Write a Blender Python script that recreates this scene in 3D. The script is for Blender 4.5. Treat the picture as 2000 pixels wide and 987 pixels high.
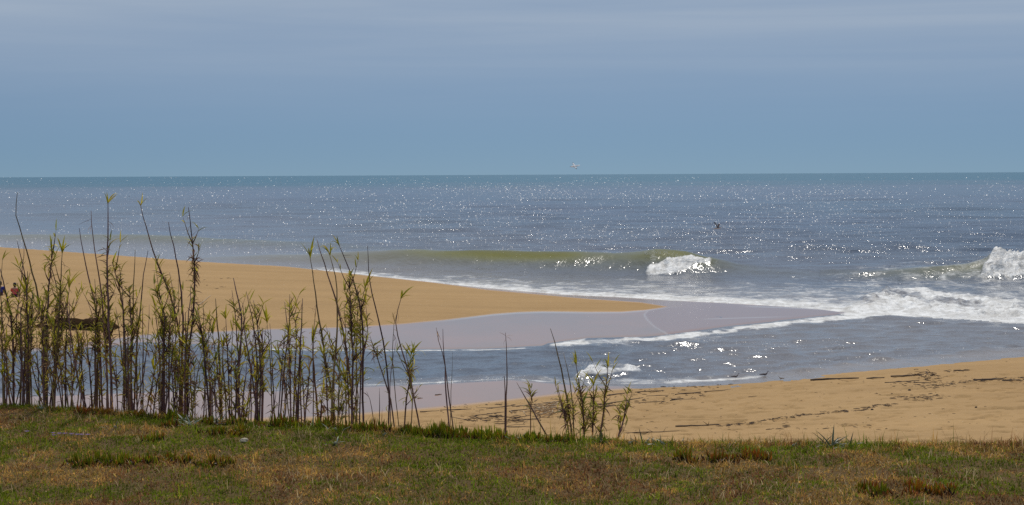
import bpy, bmesh, math, random
import numpy as np
from mathutils import Vector, Matrix

for o in list(bpy.data.objects):
    bpy.data.objects.remove(o)
SC = bpy.context.scene
COL = SC.collection
random.seed(7)
RNG = np.random.default_rng(11)
R = math.radians

# ------------------------------------------------------------------ camera
CAM_H = 9.0
FPX = 3000.0                       # focal length in photo pixels (2000 px wide)
cam_d = bpy.data.cameras.new("camera")
cam = bpy.data.objects.new("camera", cam_d)
COL.objects.link(cam)
cam_d.sensor_width = 36.0
cam_d.lens = 36.0 * FPX / 2000.0
cam_d.clip_start = 0.1
cam_d.clip_end = 80000.0
cam.matrix_world = (Matrix.Translation((0, 0, CAM_H)) @ Matrix.Rotation(R(90 - 2.91), 4, 'X')
                    @ Matrix.Rotation(R(-0.286), 4, 'Z'))
SC.camera = cam

# ------------------------------------------------------------------ light, sky, exposure
SUN_EL, SUN_AZ = R(52.0), R(6.0)          # azimuth measured from +Y towards +X
sun_dir = Vector((math.sin(SUN_AZ) * math.cos(SUN_EL), math.cos(SUN_AZ) * math.cos(SUN_EL), math.sin(SUN_EL)))
sl = bpy.data.lights.new("sun", 'SUN')
sl.energy = 3.2
sl.angle = R(0.53)
sl.color = (1.0, 0.95, 0.87)
so = bpy.data.objects.new("sun", sl)
so.rotation_euler = (-sun_dir).to_track_quat('-Z', 'Y').to_euler()
COL.objects.link(so)

world = bpy.data.worlds.new("World")
SC.world = world
world.use_nodes = True
wn, wl = world.node_tree.nodes, world.node_tree.links
wn.clear()
w_out = wn.new('ShaderNodeOutputWorld')
w_bg = wn.new('ShaderNodeBackground')
w_bg.inputs['Strength'].default_value = 0.078
w_sky = wn.new('ShaderNodeTexSky')
w_sky.sky_type = 'NISHITA'
w_sky.sun_disc = False
w_sky.sun_elevation = SUN_EL
w_sky.sun_rotation = SUN_AZ
w_sky.altitude = 0.0
w_sky.air_density = 1.0
w_sky.dust_density = 0.6
w_sky.ozone_density = 2.0
w_tc = wn.new('ShaderNodeTexCoord')
w_add = wn.new('ShaderNodeVectorMath'); w_add.operation = 'ADD'
w_add.inputs[1].default_value = (0, 0, 0.10)
w_nrm = wn.new('ShaderNodeVectorMath'); w_nrm.operation = 'NORMALIZE'
wl.new(w_tc.outputs['Generated'], w_add.inputs[0])
wl.new(w_add.outputs[0], w_nrm.inputs[0])
wl.new(w_nrm.outputs[0], w_sky.inputs['Vector'])
w_tint = wn.new('ShaderNodeMix'); w_tint.data_type = 'RGBA'; w_tint.blend_type = 'MULTIPLY'
w_tint.inputs['Factor'].default_value = 1.0
w_tint.inputs['B'].default_value = (0.57, 0.705, 0.845, 1)
wl.new(w_sky.outputs[0], w_tint.inputs['A'])
# thin veil of high cloud: stretched noise on the direction, denser a few degrees up
w_map = wn.new('ShaderNodeMapping')
w_map.inputs['Scale'].default_value = (1.2, 1.2, 26.0)
w_map.inputs['Rotation'].default_value = (0.0, R(0.6), 0.0)
w_noi = wn.new('ShaderNodeTexNoise')
w_noi.inputs['Scale'].default_value = 1.6
w_noi.inputs['Detail'].default_value = 5.0
w_noi.inputs['Roughness'].default_value = 0.55
w_noi.inputs['Distortion'].default_value = 0.4
wl.new(w_tc.outputs['Generated'], w_map.inputs['Vector'])
wl.new(w_map.outputs[0], w_noi.inputs['Vector'])
w_sep = wn.new('ShaderNodeSeparateXYZ')
wl.new(w_tc.outputs['Generated'], w_sep.inputs[0])
w_h = wn.new('ShaderNodeMapRange'); w_h.interpolation_type = 'SMOOTHSTEP'
w_h.inputs['From Min'].default_value = 0.01
w_h.inputs['From Max'].default_value = 0.12
wl.new(w_sep.outputs['Z'], w_h.inputs['Value'])
w_r = wn.new('ShaderNodeMapRange')
w_r.inputs['From Min'].default_value = 0.30
w_r.inputs['From Max'].default_value = 0.72
w_r.inputs['To Min'].default_value = 0.55
w_r.inputs['To Max'].default_value = 0.95
wl.new(w_noi.outputs['Fac'], w_r.inputs['Value'])
w_m = wn.new('ShaderNodeMath'); w_m.operation = 'MULTIPLY'
wl.new(w_h.outputs[0], w_m.inputs[0]); wl.new(w_r.outputs[0], w_m.inputs[1])
w_m2 = wn.new('ShaderNodeMath'); w_m2.operation = 'MULTIPLY'
w_m2.inputs[1].default_value = 0.95
wl.new(w_m.outputs[0], w_m2.inputs[0])
w_mix = wn.new('ShaderNodeMix'); w_mix.data_type = 'RGBA'
w_mix.inputs['B'].default_value = (6.2, 7.4, 9.0, 1)
wl.new(w_m2.outputs[0], w_mix.inputs['Factor'])
wl.new(w_tint.outputs['Result'], w_mix.inputs['A'])
wl.new(w_mix.outputs['Result'], w_bg.inputs['Color'])
wl.new(w_bg.outputs[0], w_out.inputs['Surface'])

SC.cycles.use_denoising = False
SC.view_settings.view_transform = 'Standard'
SC.view_settings.look = 'None'
SC.view_settings.exposure = -0.35
SC.view_settings.gamma = 1.0
SC.view_settings.use_curve_mapping = False

# ------------------------------------------------------------------ projection helpers (photo pixel -> point of the place)
CM = np.array(cam.matrix_world)
CR, CT = CM[:3, :3], CM[:3, 3]


def project(P):
    """world points (n,3) -> photo pixels u, v"""
    q = (np.asarray(P, float) - CT) @ CR
    return 1000 + FPX * q[..., 0] / -q[..., 2], 493.5 - FPX * q[..., 1] / -q[..., 2]


def ray(px, py):
    px, py = np.asarray(px, float), np.asarray(py, float)
    d = np.stack([(px - 1000) / FPX, -(py - 493.5) / FPX, -np.ones_like(px)], -1)
    return d @ CR.T


def on_plane(px, py, z=0.0):
    d = ray(px, py)
    t = (z - CAM_H) / d[..., 2]
    return CT + d * t[..., None]


def at_depth(px, py, Y):
    d = ray(px, py)
    t = np.asarray(Y, float) / d[..., 1]
    return CT + d * t[..., None]


def itp(u, pts):
    a = np.array(pts, float)
    return np.interp(u, a[:, 0], a[:, 1])


def sst(a, b, x):
    t = np.clip((x - a) / (b - a), 0, 1)
    return t * t * (3 - 2 * t)


def _hash(ix, iy, s):
    n = (ix.astype(np.int64) * 374761393 + iy.astype(np.int64) * 668265263 + s * 982451653) & 0x7fffffff
    n = ((n ^ (n >> 13)) * 1274126177) & 0x7fffffff
    return ((n ^ (n >> 16)) & 0xffff) / 65535.0


def vnoise(x, y, s=0):
    ix, iy = np.floor(x), np.floor(y)
    fx, fy = x - ix, y - iy
    fx, fy = fx * fx * (3 - 2 * fx), fy * fy * (3 - 2 * fy)
    a = _hash(ix, iy, s); b = _hash(ix + 1, iy, s); c = _hash(ix, iy + 1, s); d = _hash(ix + 1, iy + 1, s)
    return (a * (1 - fx) + b * fx) * (1 - fy) + (c * (1 - fx) + d * fx) * fy


def fbm(x, y, oct=4, s=0):
    r, amp, tot = 0, 1.0, 0
    for k in range(oct):
        r = r + amp * vnoise(x * 2 ** k + 17.3 * k, y * 2 ** k + 5.1 * k, s + k)
        tot += amp; amp *= 0.5
    return r / tot


# ------------------------------------------------------------------ object helpers
def tag(o, label=None, cat=None, group=None, kind=None):
    if label: o['label'] = label
    if cat: o['category'] = cat
    if group: o['group'] = group
    if kind: o['kind'] = kind
    return o


def new_mesh(name, V, F, mat=None, smooth=True, attrs=None, vcol=None):
    V = np.asarray(V, np.float32)
    me = bpy.data.meshes.new(name)
    if isinstance(F, np.ndarray):
        n, k = F.shape
        me.vertices.add(len(V)); me.vertices.foreach_set('co', V.ravel())
        me.loops.add(n * k); me.loops.foreach_set('vertex_index', F.astype(np.int32).ravel())
        me.polygons.add(n)
        me.polygons.foreach_set('loop_start', np.arange(0, n * k, k, dtype=np.int32))
        me.update(calc_edges=True)
    else:
        me.from_pydata(V.tolist(), [], F)
        me.update()
    if smooth:
        me.polygons.foreach_set('use_smooth', np.ones(len(me.polygons), bool))
    for a, val in (attrs or {}).items():
        at = me.attributes.new(a, 'FLOAT', 'POINT')
        at.data.foreach_set('value', np.asarray(val, np.float32))
    if vcol is not None:
        at = me.attributes.new('col', 'FLOAT_COLOR', 'POINT')
        c = np.ones((len(V), 4), np.float32); c[:, :3] = vcol
        at.data.foreach_set('color', c.ravel())
    if mat: me.materials.append(mat)
    return me


def link(name, me, parent=None, M=None):
    o = bpy.data.objects.new(name, me)
    COL.objects.link(o)
    if parent: o.parent = parent
    if M is not None: o.matrix_local = M
    return o


def empty(name, loc, rz=0.0):
    o = bpy.data.objects.new(name, None)
    o.empty_display_size = 0.1
    o.location = loc
    o.rotation_euler = (0, 0, rz)
    COL.objects.link(o)
    return o


class MB:
    """collects pieces into one mesh"""
    def __init__(self):
        self.V, self.F, self.C, self.n = [], [], [], 0

    def add(self, V, F, c=None):
        V = np.asarray(V, float)
        self.V.append(V)
        self.F += [tuple(i + self.n for i in f) for f in F]
        self.C.append(np.tile(np.asarray(c if c is not None else (0.5, 0.5, 0.5), float), (len(V), 1)) if c is None or np.ndim(c) == 1 else np.asarray(c))
        self.n += len(V)

    def mesh(self, name, mat, smooth=True, origin=(0, 0, 0)):
        return new_mesh(name, np.concatenate(self.V) - np.array(origin), self.F, mat, smooth, vcol=np.concatenate(self.C))


def tube(pts, rad, sides=6, squash=(1, 1), cap=True):
    """swept tube; rad per point; closed ends"""
    P = np.asarray(pts, float); n = len(P)
    rad = np.broadcast_to(np.asarray(rad, float), (n,))
    T = np.gradient(P, axis=0)
    T /= np.linalg.norm(T, axis=1)[:, None] + 1e-12
    V, F = [], []
    ref = np.array([0, 0, 1.0]) if abs(T[0, 2]) < 0.8 else np.array([1.0, 0, 0])
    for i in range(n):
        a = np.cross(T[i], ref); a /= np.linalg.norm(a) + 1e-12
        b = np.cross(a, T[i])
        ref = b
        for k in range(sides):
            th = 2 * math.pi * k / sides
            V.append(P[i] + rad[i] * (math.cos(th) * a * squash[0] + math.sin(th) * b * squash[1]))
    for i in range(n - 1):
        for k in range(sides):
            k2 = (k + 1) % sides
            F.append((i * sides + k, i * sides + k2, (i + 1) * sides + k2, (i + 1) * sides + k))
    if cap:
        F.append(tuple(range(sides - 1, -1, -1)))
        F.append(tuple((n - 1) * sides + k for k in range(sides)))
    return np.array(V), F


# ------------------------------------------------------------------ materials
def mat(name):
    m = bpy.data.materials.new(name)
    m.use_nodes = True
    n, l = m.node_tree.nodes, m.node_tree.links
    n.clear()
    out = n.new('ShaderNodeOutputMaterial')
    return m, n, l, out


def N(n, t, **kw):
    nd = n.new(t)
    for k, v in kw.items():
        if k in nd.inputs: nd.inputs[k].default_value = v
        else: setattr(nd, k, v)
    return nd


def leaf_material(name, transl=0.45, rough=0.5, var=0.25, spec=0.25):
    """foliage that takes its own colour from the 'col' attribute, varied by object and by noise"""
    m, n, l, out = mat(name)
    at = N(n, 'ShaderNodeAttribute', attribute_name='col')
    noi = N(n, 'ShaderNodeTexNoise'); noi.inputs['Scale'].default_value = 60.0
    oi = N(n, 'ShaderNodeObjectInfo')
    mr = N(n, 'ShaderNodeMapRange'); mr.inputs['To Min'].default_value = 1 - var; mr.inputs['To Max'].default_value = 1 + var
    ad = N(n, 'ShaderNodeMath', operation='ADD')
    l.new(noi.outputs['Fac'], ad.inputs[0]); l.new(oi.outputs['Random'], ad.inputs[1])
    mr.inputs['From Max'].default_value = 2.0
    l.new(ad.outputs[0], mr.inputs['Value'])
    mx = N(n, 'ShaderNodeVectorMath', operation='SCALE')
    l.new(at.outputs['Color'], mx.inputs[0]); l.new(mr.outputs[0], mx.inputs['Scale'])
    p = N(n, 'ShaderNodeBsdfPrincipled'); p.inputs['Roughness'].default_value = rough
    p.inputs['Specular IOR Level'].default_value = spec
    l.new(mx.outputs[0], p.inputs['Base Color'])
    t = N(n, 'ShaderNodeBsdfTranslucent')
    l.new(mx.outputs[0], t.inputs['Color'])
    ms = N(n, 'ShaderNodeMixShader'); ms.inputs[0].default_value = transl
    l.new(p.outputs[0], ms.inputs[1]); l.new(t.outputs[0], ms.inputs[2])
    l.new(ms.outputs[0], out.inputs['Surface'])
    return m


def solid_material(name, col, rough=0.8, scale=20.0, var=0.3, bump=0.0, spec=0.3, stretch=(1, 1, 1)):
    m, n, l, out = mat(name)
    tc = N(n, 'ShaderNodeTexCoord')
    mp = N(n, 'ShaderNodeMapping'); mp.inputs['Scale'].default_value = stretch
    noi = N(n, 'ShaderNodeTexNoise'); noi.inputs['Scale'].default_value = scale; noi.inputs['Detail'].default_value = 5
    l.new(tc.outputs['Object'], mp.inputs[0]); l.new(mp.outputs[0], noi.inputs['Vector'])
    cr = N(n, 'ShaderNodeMix', data_type='RGBA')
    a = tuple(c * (1 - var) for c in col) + (1,); b = tuple(min(1, c * (1 + var)) for c in col) + (1,)
    cr.inputs['A'].default_value = a; cr.inputs['B'].default_value = b
    l.new(noi.outputs['Fac'], cr.inputs['Factor'])
    p = N(n, 'ShaderNodeBsdfPrincipled'); p.inputs['Roughness'].default_value = rough
    p.inputs['Specular IOR Level'].default_value = spec
    l.new(cr.outputs['Result'], p.inputs['Base Color'])
    if bump:
        bp = N(n, 'ShaderNodeBump'); bp.inputs['Strength'].default_value = 1; bp.inputs['Distance'].default_value = bump
        l.new(noi.outputs['Fac'], bp.inputs['Height']); l.new(bp.outputs[0], p.inputs['Normal'])
    l.new(p.outputs[0], out.inputs['Surface'])
    return m


def water_material():
    m, n, l, out = mat("sea_water")
    geo = N(n, 'ShaderNodeNewGeometry')
    foam = N(n, 'ShaderNodeAttribute', attribute_name='foam')
    turb = N(n, 'ShaderNodeAttribute', attribute_name='turb')
    olive = N(n, 'ShaderNodeAttribute', attribute_name='olive')
    chop = N(n, 'ShaderNodeAttribute', attribute_name='chop')

    def noise(sc, st, det=3.0, rough=0.55, dist=0.0):
        mp = N(n, 'ShaderNodeMapping'); mp.inputs['Scale'].default_value = st
        l.new(geo.outputs['Position'], mp.inputs[0])
        t = N(n, 'ShaderNodeTexNoise'); t.inputs['Scale'].default_value = sc; t.inputs['Detail'].default_value = det
        t.inputs['Roughness'].default_value = rough; t.inputs['Distortion'].default_value = dist
        l.new(mp.outputs[0], t.inputs['Vector'])
        return t.outputs['Fac']

    # body colour: deep blue-teal offshore, grey sandy in the surf, olive where light comes through a thin crest
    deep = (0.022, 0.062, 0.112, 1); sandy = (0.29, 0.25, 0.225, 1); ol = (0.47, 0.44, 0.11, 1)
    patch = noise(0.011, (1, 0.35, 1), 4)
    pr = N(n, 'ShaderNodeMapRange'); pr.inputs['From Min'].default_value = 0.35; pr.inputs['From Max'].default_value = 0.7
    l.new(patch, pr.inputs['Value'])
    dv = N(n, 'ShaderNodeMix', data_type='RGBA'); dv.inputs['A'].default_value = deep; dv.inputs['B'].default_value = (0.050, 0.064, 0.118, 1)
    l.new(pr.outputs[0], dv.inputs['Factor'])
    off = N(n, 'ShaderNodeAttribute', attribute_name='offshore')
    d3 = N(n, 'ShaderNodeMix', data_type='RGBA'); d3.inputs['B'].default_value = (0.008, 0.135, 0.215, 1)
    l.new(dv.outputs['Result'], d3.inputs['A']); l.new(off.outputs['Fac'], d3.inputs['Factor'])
    c1 = N(n, 'ShaderNodeMix', data_type='RGBA'); c1.inputs['B'].default_value = sandy
    l.new(d3.outputs['Result'], c1.inputs['A']); l.new(turb.outputs['Fac'], c1.inputs['Factor'])
    c2 = N(n, 'ShaderNodeMix', data_type='RGBA'); c2.inputs['B'].default_value = ol
    l.new(c1.outputs['Result'], c2.inputs['A']); l.new(olive.outputs['Fac'], c2.inputs['Factor'])
    # ripples
    f1 = noise(1.0, (0.9, 0.55, 1), 4, 0.6, 0.3)
    f2 = noise(0.22, (0.8, 0.5, 1), 3, 0.5, 0.4)
    f3 = noise(4.0, (1.0, 0.7, 1), 2, 0.5)
    b3 = N(n, 'ShaderNodeBump'); b3.inputs['Distance'].default_value = 0.035
    b1 = N(n, 'ShaderNodeBump'); b1.inputs['Distance'].default_value = 0.34
    b2 = N(n, 'ShaderNodeBump'); b2.inputs['Distance'].default_value = 0.75
    for b, f in ((b1, f1), (b2, f2), (b3, f3)):
        l.new(f, b.inputs['Height']); l.new(chop.outputs['Fac'], b.inputs['Strength'])
    l.new(b2.outputs[0], b1.inputs['Normal']); l.new(b1.outputs[0], b3.inputs['Normal'])
    p = N(n, 'ShaderNodeBsdfPrincipled')
    p.inputs['IOR'].default_value = 1.333
    rg = N(n, 'ShaderNodeMapRange'); rg.inputs['To Min'].default_value = 0.16; rg.inputs['To Max'].default_value = 0.34
    sg = N(n, 'ShaderNodeMapRange'); sg.inputs['To Min'].default_value = 0.5; sg.inputs['To Max'].default_value = 0.16
    for g_, k_ in ((rg, 'Roughness'), (sg, 'Specular IOR Level')):
        l.new(off.outputs['Fac'], g_.inputs['Value'])
        if k_ == 'Roughness':
            gl = N(n, 'ShaderNodeAttribute', attribute_name='glint_rough')
            ga = N(n, 'ShaderNodeMath', operation='MULTIPLY_ADD'); ga.inputs[1].default_value = 0.16
            l.new(gl.outputs['Fac'], ga.inputs[0]); l.new(g_.outputs[0], ga.inputs[2]); l.new(ga.outputs[0], p.inputs[k_])
        else:
            l.new(g_.outputs[0], p.inputs[k_])
    l.new(c2.outputs['Result'], p.inputs['Base Color']); l.new(b3.outputs[0], p.inputs['Normal'])
    tr = N(n, 'ShaderNodeBsdfTranslucent'); l.new(c2.outputs['Result'], tr.inputs['Color'])
    ma = N(n, 'ShaderNodeMath', operation='MULTIPLY'); ma.inputs[1].default_value = 0.55
    l.new(olive.outputs['Fac'], ma.inputs[0])
    mt = N(n, 'ShaderNodeMixShader')
    l.new(ma.outputs[0], mt.inputs[0]); l.new(p.outputs[0], mt.inputs[1]); l.new(tr.outputs[0], mt.inputs[2])
    # foam: lace of bubbles, solid where the attribute is high
    g1 = noise(0.9, (0.7, 0.42, 1.6), 6, 0.65, 0.6)
    g2 = noise(4.5, (0.8, 0.5, 1), 3, 0.6)
    sm = N(n, 'ShaderNodeMath', operation='MULTIPLY_ADD'); sm.inputs[1].default_value = 0.35
    l.new(g2, sm.inputs[0]); l.new(g1, sm.inputs[2])            # 0.35*g2 + g1   about 0.2..1.15
    fm = N(n, 'ShaderNodeMath', operation='MULTIPLY_ADD'); fm.inputs[1].default_value = 1.0
    l.new(foam.outputs['Fac'], fm.inputs[0]); l.new(sm.outputs[0], fm.inputs[2])
    fr = N(n, 'ShaderNodeMapRange', interpolation_type='SMOOTHSTEP')
    fr.inputs['From Min'].default_value = 1.06; fr.inputs['From Max'].default_value = 1.46
    l.new(fm.outputs[0], fr.inputs['Value'])
    gate = N(n, 'ShaderNodeMath', operation='MULTIPLY')
    gg = N(n, 'ShaderNodeMapRange'); gg.inputs['From Min'].default_value = 0.02; gg.inputs['From Max'].default_value = 0.25
    l.new(foam.outputs['Fac'], gg.inputs['Value'])
    l.new(fr.outputs[0], gate.inputs[0]); l.new(gg.outputs[0], gate.inputs[1])
    fd = N(n, 'ShaderNodeBsdfPrincipled'); fd.inputs['Roughness'].default_value = 0.6
    fc = N(n, 'ShaderNodeMix', data_type='RGBA'); fc.inputs['A'].default_value = (0.42, 0.40, 0.37, 1); fc.inputs['B'].default_value = (0.84, 0.83, 0.81, 1)
    g4 = noise(1.7, (0.8, 0.5, 1.5), 5, 0.65, 0.8)
    fcr = N(n, 'ShaderNodeMapRange'); fcr.inputs['From Min'].default_value = 0.34; fcr.inputs['From Max'].default_value = 0.62
    l.new(g4, fcr.inputs['Value']); l.new(fcr.outputs[0], fc.inputs['Factor']); l.new(fc.outputs['Result'], fd.inputs['Base Color'])
    bf = N(n, 'ShaderNodeBump'); bf.inputs['Distance'].default_value = 0.22
    l.new(sm.outputs[0], bf.inputs['Height']); l.new(bf.outputs[0], fd.inputs['Normal'])
    ms = N(n, 'ShaderNodeMixShader')
    l.new(gate.outputs[0], ms.inputs[0]); l.new(mt.outputs[0], ms.inputs[1]); l.new(fd.outputs[0], ms.inputs[2])
    l.new(ms.outputs[0], out.inputs['Surface'])
    return m


def sand_material():
    m, n, l, out = mat("beach_sand")
    geo = N(n, 'ShaderNodeNewGeometry')
    wet = N(n, 'ShaderNodeAttribute', attribute_name='wet')

    def noise(sc, st, det=4.0, rough=0.55):
        mp = N(n, 'ShaderNodeMapping'); mp.inputs['Scale'].default_value = st
        l.new(geo.outputs['Position'], mp.inputs[0])
        t = N(n, 'ShaderNodeTexNoise'); t.inputs['Scale'].default_value = sc; t.inputs['Detail'].default_value = det
        t.inputs['Roughness'].default_value = rough
        l.new(mp.outputs[0], t.inputs['Vector'])
        return t.outputs['Fac']
    big = noise(0.12, (1, 0.5, 1))
    fine = noise(3.0, (1, 0.6, 1), 6, 0.7)
    dry = N(n, 'ShaderNodeMix', data_type='RGBA'); dry.inputs['A'].default_value = (0.405, 0.247, 0.108, 1); dry.inputs['B'].default_value = (0.51, 0.325, 0.15, 1)
    l.new(big, dry.inputs['Factor'])
    tide = noise(0.55, (0.06, 0.9, 2.0), 4, 0.6)
    fine2 = N(n, 'ShaderNodeMapRange'); fine2.inputs['From Min'].default_value = 0.3; fine2.inputs['From Max'].default_value = 0.7
    fine2.inputs['To Min'].default_value = 0.90; fine2.inputs['To Max'].default_value = 1.06
    l.new(tide, fine2.inputs['Value'])
    d2 = N(n, 'ShaderNodeMix', data_type='RGBA', blend_type='MULTIPLY'); d2.inputs['Factor'].default_value = 1
    fr = N(n, 'ShaderNodeMapRange'); fr.inputs['To Min'].default_value = 0.86; fr.inputs['To Max'].default_value = 1.1
    l.new(fine, fr.inputs['Value'])
    l.new(dry.outputs['Result'], d2.inputs['A']); l.new(fr.outputs[0], d2.inputs['B'])
    cw = N(n, 'ShaderNodeMix', data_type='RGBA'); cw.inputs['B'].default_value = (0.42, 0.275, 0.195, 1)
    d3_ = N(n, 'ShaderNodeVectorMath', operation='SCALE')
    l.new(d2.outputs['Result'], d3_.inputs[0]); l.new(fine2.outputs[0], d3_.inputs['Scale'])
    l.new(d3_.outputs[0], cw.inputs['A']); l.new(wet.outputs['Fac'], cw.inputs['Factor'])
    # thin film of water with fine foam lines, and soft tone changes of the wet flat
    film = N(n, 'ShaderNodeAttribute', attribute_name='film'); swash = N(n, 'ShaderNodeAttribute', attribute_name='swash')
    tone = noise(0.16, (0.6, 0.35, 1), 5, 0.6)
    cwt = N(n, 'ShaderNodeMix', data_type='RGBA'); cwt.inputs['A'].default_value = (0.33, 0.225, 0.16, 1); cwt.inputs['B'].default_value = (0.45, 0.25, 0.16, 1)
    tr_ = N(n, 'ShaderNodeMapRange'); tr_.inputs['From Min'].default_value = 0.35; tr_.inputs['From Max'].default_value = 0.65
    l.new(tone, tr_.inputs['Value']); l.new(tr_.outputs[0], cwt.inputs['Factor'])
    cwf = N(n, 'ShaderNodeMix', data_type='RGBA'); cwf.inputs['B'].default_value = (0.36, 0.20, 0.135, 1)
    l.new(cwt.outputs['Result'], cwf.inputs['A']); l.new(film.outputs['Fac'], cwf.inputs['Factor']); l.new(cwf.outputs['Result'], cw.inputs['B'])
    cs = N(n, 'ShaderNodeMix', data_type='RGBA'); cs.inputs['B'].default_value = (0.75, 0.72, 0.68, 1)
    l.new(cw.outputs['Result'], cs.inputs['A']); l.new(swash.outputs['Fac'], cs.inputs['Factor'])
    p = N(n, 'ShaderNodeBsdfPrincipled')
    l.new(cs.outputs['Result'], p.inputs['Base Color'])
    rr = N(n, 'ShaderNodeMapRange'); rr.inputs['To Min'].default_value = 0.95; rr.inputs['To Max'].default_value = 0.12
    l.new(wet.outputs['Fac'], rr.inputs['Value']); l.new(rr.outputs[0], p.inputs['Roughness'])
    sp = N(n, 'ShaderNodeMapRange'); sp.inputs['To Min'].default_value = 0.1; sp.inputs['To Max'].default_value = 0.36
    l.new(wet.outputs['Fac'], sp.inputs['Value']); l.new(sp.outputs[0], p.inputs['Specular IOR Level'])
    bst = N(n, 'ShaderNodeMapRange'); bst.inputs['To Min'].default_value = 1.0; bst.inputs['To Max'].default_value = 0.03
    l.new(wet.outputs['Fac'], bst.inputs['Value'])
    b = N(n, 'ShaderNodeBump'); b.inputs['Distance'].default_value = 0.05
    l.new(fine, b.inputs['Height']); l.new(bst.outputs[0], b.inputs['Strength'])
    l.new(b.outputs[0], p.inputs['Normal'])
    l.new(p.outputs[0], out.inputs['Surface'])
    return m


def soil_material():
    m, n, l, out = mat("bank_soil")
    geo = N(n, 'ShaderNodeNewGeometry')
    t = N(n, 'ShaderNodeTexNoise'); t.inputs['Scale'].default_value = 2.2; t.inputs['Detail'].default_value = 6
    t2 = N(n, 'ShaderNodeTexNoise'); t2.inputs['Scale'].default_value = 40; t2.inputs['Detail'].default_value = 5
    l.new(geo.outputs['Position'], t.inputs['Vector']); l.new(geo.outputs['Position'], t2.inputs['Vector'])
    c = N(n, 'ShaderNodeMix', data_type='RGBA'); c.inputs['A'].default_value = (0.10, 0.075, 0.026, 1); c.inputs['B'].default_value = (0.16, 0.09, 0.042, 1)
    l.new(t.outputs['Fac'], c.inputs['Factor'])
    p = N(n, 'ShaderNodeBsdfPrincipled'); p.inputs['Roughness'].default_value = 0.95
    p.inputs['Specular IOR Level'].default_value = 0.1
    l.new(c.outputs['Result'], p.inputs['Base Color'])
    b = N(n, 'ShaderNodeBump'); b.inputs['Distance'].default_value = 0.02
    l.new(t2.outputs['Fac'], b.inputs['Height']); l.new(b.outputs[0], p.inputs['Normal'])
    l.new(p.outputs[0], out.inputs['Surface'])
    return m


M_WATER = water_material()
M_SAND = sand_material()
M_SOIL = soil_material()
M_LEAF = leaf_material("reed_leaf", 0.6, 0.6, 0.35, 0.15)
M_GRASS = leaf_material("grass_blade", 0.45, 0.7, 0.3, 0.06)
M_SUCC = leaf_material("succulent_leaf", 0.5, 0.45, 0.3, 0.12)
M_STEM = leaf_material("reed_stem", 0.0, 0.55, 0.3)
M_STRAP = leaf_material("strap_leaf", 0.2, 0.4, 0.25)
M_WOOD = solid_material("driftwood", (0.125, 0.088, 0.064), 0.85, 8, 0.5, 0.01, stretch=(1, 1, 1))
M_STRAW = solid_material("dry_reed", (0.50, 0.37, 0.23), 0.7, 10, 0.4, 0.004)

# ------------------------------------------------------------------ plan of the shore (lines traced once, then fixed in the place)
B_LOW = [(-1200, 425), (-600, 455), (0, 487), (200, 501), (400, 515), (560, 523.5), (700, 538.5), (850, 554), (1000, 567), (1100, 575.5), (1200, 579.5),
         (1300, 585), (1400, 590), (1500, 596), (1600, 603), (1660, 611), (1750, 613), (1850, 617), (1950, 624), (2050, 630), (2600, 650)]
B_UP = [(560, 517), (700, 529), (850, 545), (950, 551), (1100, 563), (1250, 564), (1400, 573), (1500, 575), (1600, 576), (1680, 573),
        (1750, 566), (1900, 571), (2050, 575), (2600, 590)]
T_CH = [(-1200, 720), (-400, 697), (0, 690), (100, 686), (200, 677), (280, 668), (400, 673), (530, 681), (700, 684), (940, 683), (1058, 677),
        (1070, 672), (1150, 661), (1262, 658), (1330, 650), (1400, 641), (1500, 629), (1650, 614), (1750, 606), (2600, 560)]
BOT = [(-1200, 800), (0, 776), (380, 763), (530, 764), (640, 757), (830, 751), (1000, 742), (1060, 747), (1130, 752), (1200, 753), (1300, 754), (1440, 746),
       (1560, 736), (1700, 717), (1850, 704), (2000, 694), (2300, 668), (2800, 630)]
DRY = [(-1200, 850), (600, 815), (700, 808), (860, 795), (1000, 780), (1130, 766), (1250, 758), (1440, 747.5), (1560, 737), (1700, 717.6), (1850, 704.6), (2000, 694.6), (2300, 668.6), (2800, 631)]
N_SP = [(-1200, 735), (-500, 706), (0, 688), (100, 682), (200, 668), (280, 657), (400, 652), (530, 646), (690, 642), (780, 636), (870, 627.5), (960, 616.5),
        (1010, 612.5), (1060, 611), (1150, 612), (1215, 611.5), (1260, 608), (1290, 603.5), (1306, 600.5), (3000, 600)]
RIDGE = [(-1200, 395), (-500, 448), (0, 483.5), (200, 497.5), (400, 512.5), (560, 521.5), (700, 537), (850, 553), (950, 566.5), (1000, 571), (1150, 584.5), (1250, 591), (1306, 600)]
RIDGE_Z = [(-1200, 2.6), (-500, 2.3), (0, 2.0), (200, 1.7), (400, 1.3), (560, 1.0), (700, 0.75), (850, 0.55), (1000, 0.35), (1150, 0.18), (1250, 0.08), (1306, 0.0), (3000, 0.0)]
EDGE = [(-1500, 770), (0, 787), (150, 796), (300, 809), (450, 820), (650, 828), (800, 838), (1000, 850), (1150, 855), (1300, 860), (1500, 863), (1700, 865), (2000, 863), (3500, 850)]


def hor(u):
    return 341.1 - (u - 1000) * 0.005


def plan_uv(x, y):
    return project(np.stack([x, y, np.zeros_like(x)], -1))


_rY = None


def ridge_Y(u):
    global _rY
    if _rY is None:
        us = np.linspace(-1200, 1306, 300)
        _rY = (us, on_plane(us, itp(us, RIDGE), itp(us, RIDGE_Z))[:, 1])
    return np.interp(u, *_rY)


def line_Y(u, pts):
    return on_plane(u, itp(u, pts))[..., 1]


BANK_H = 7.4


def edge_Y(u):
    return on_plane(u, itp(u, EDGE), BANK_H)[..., 1]


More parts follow.
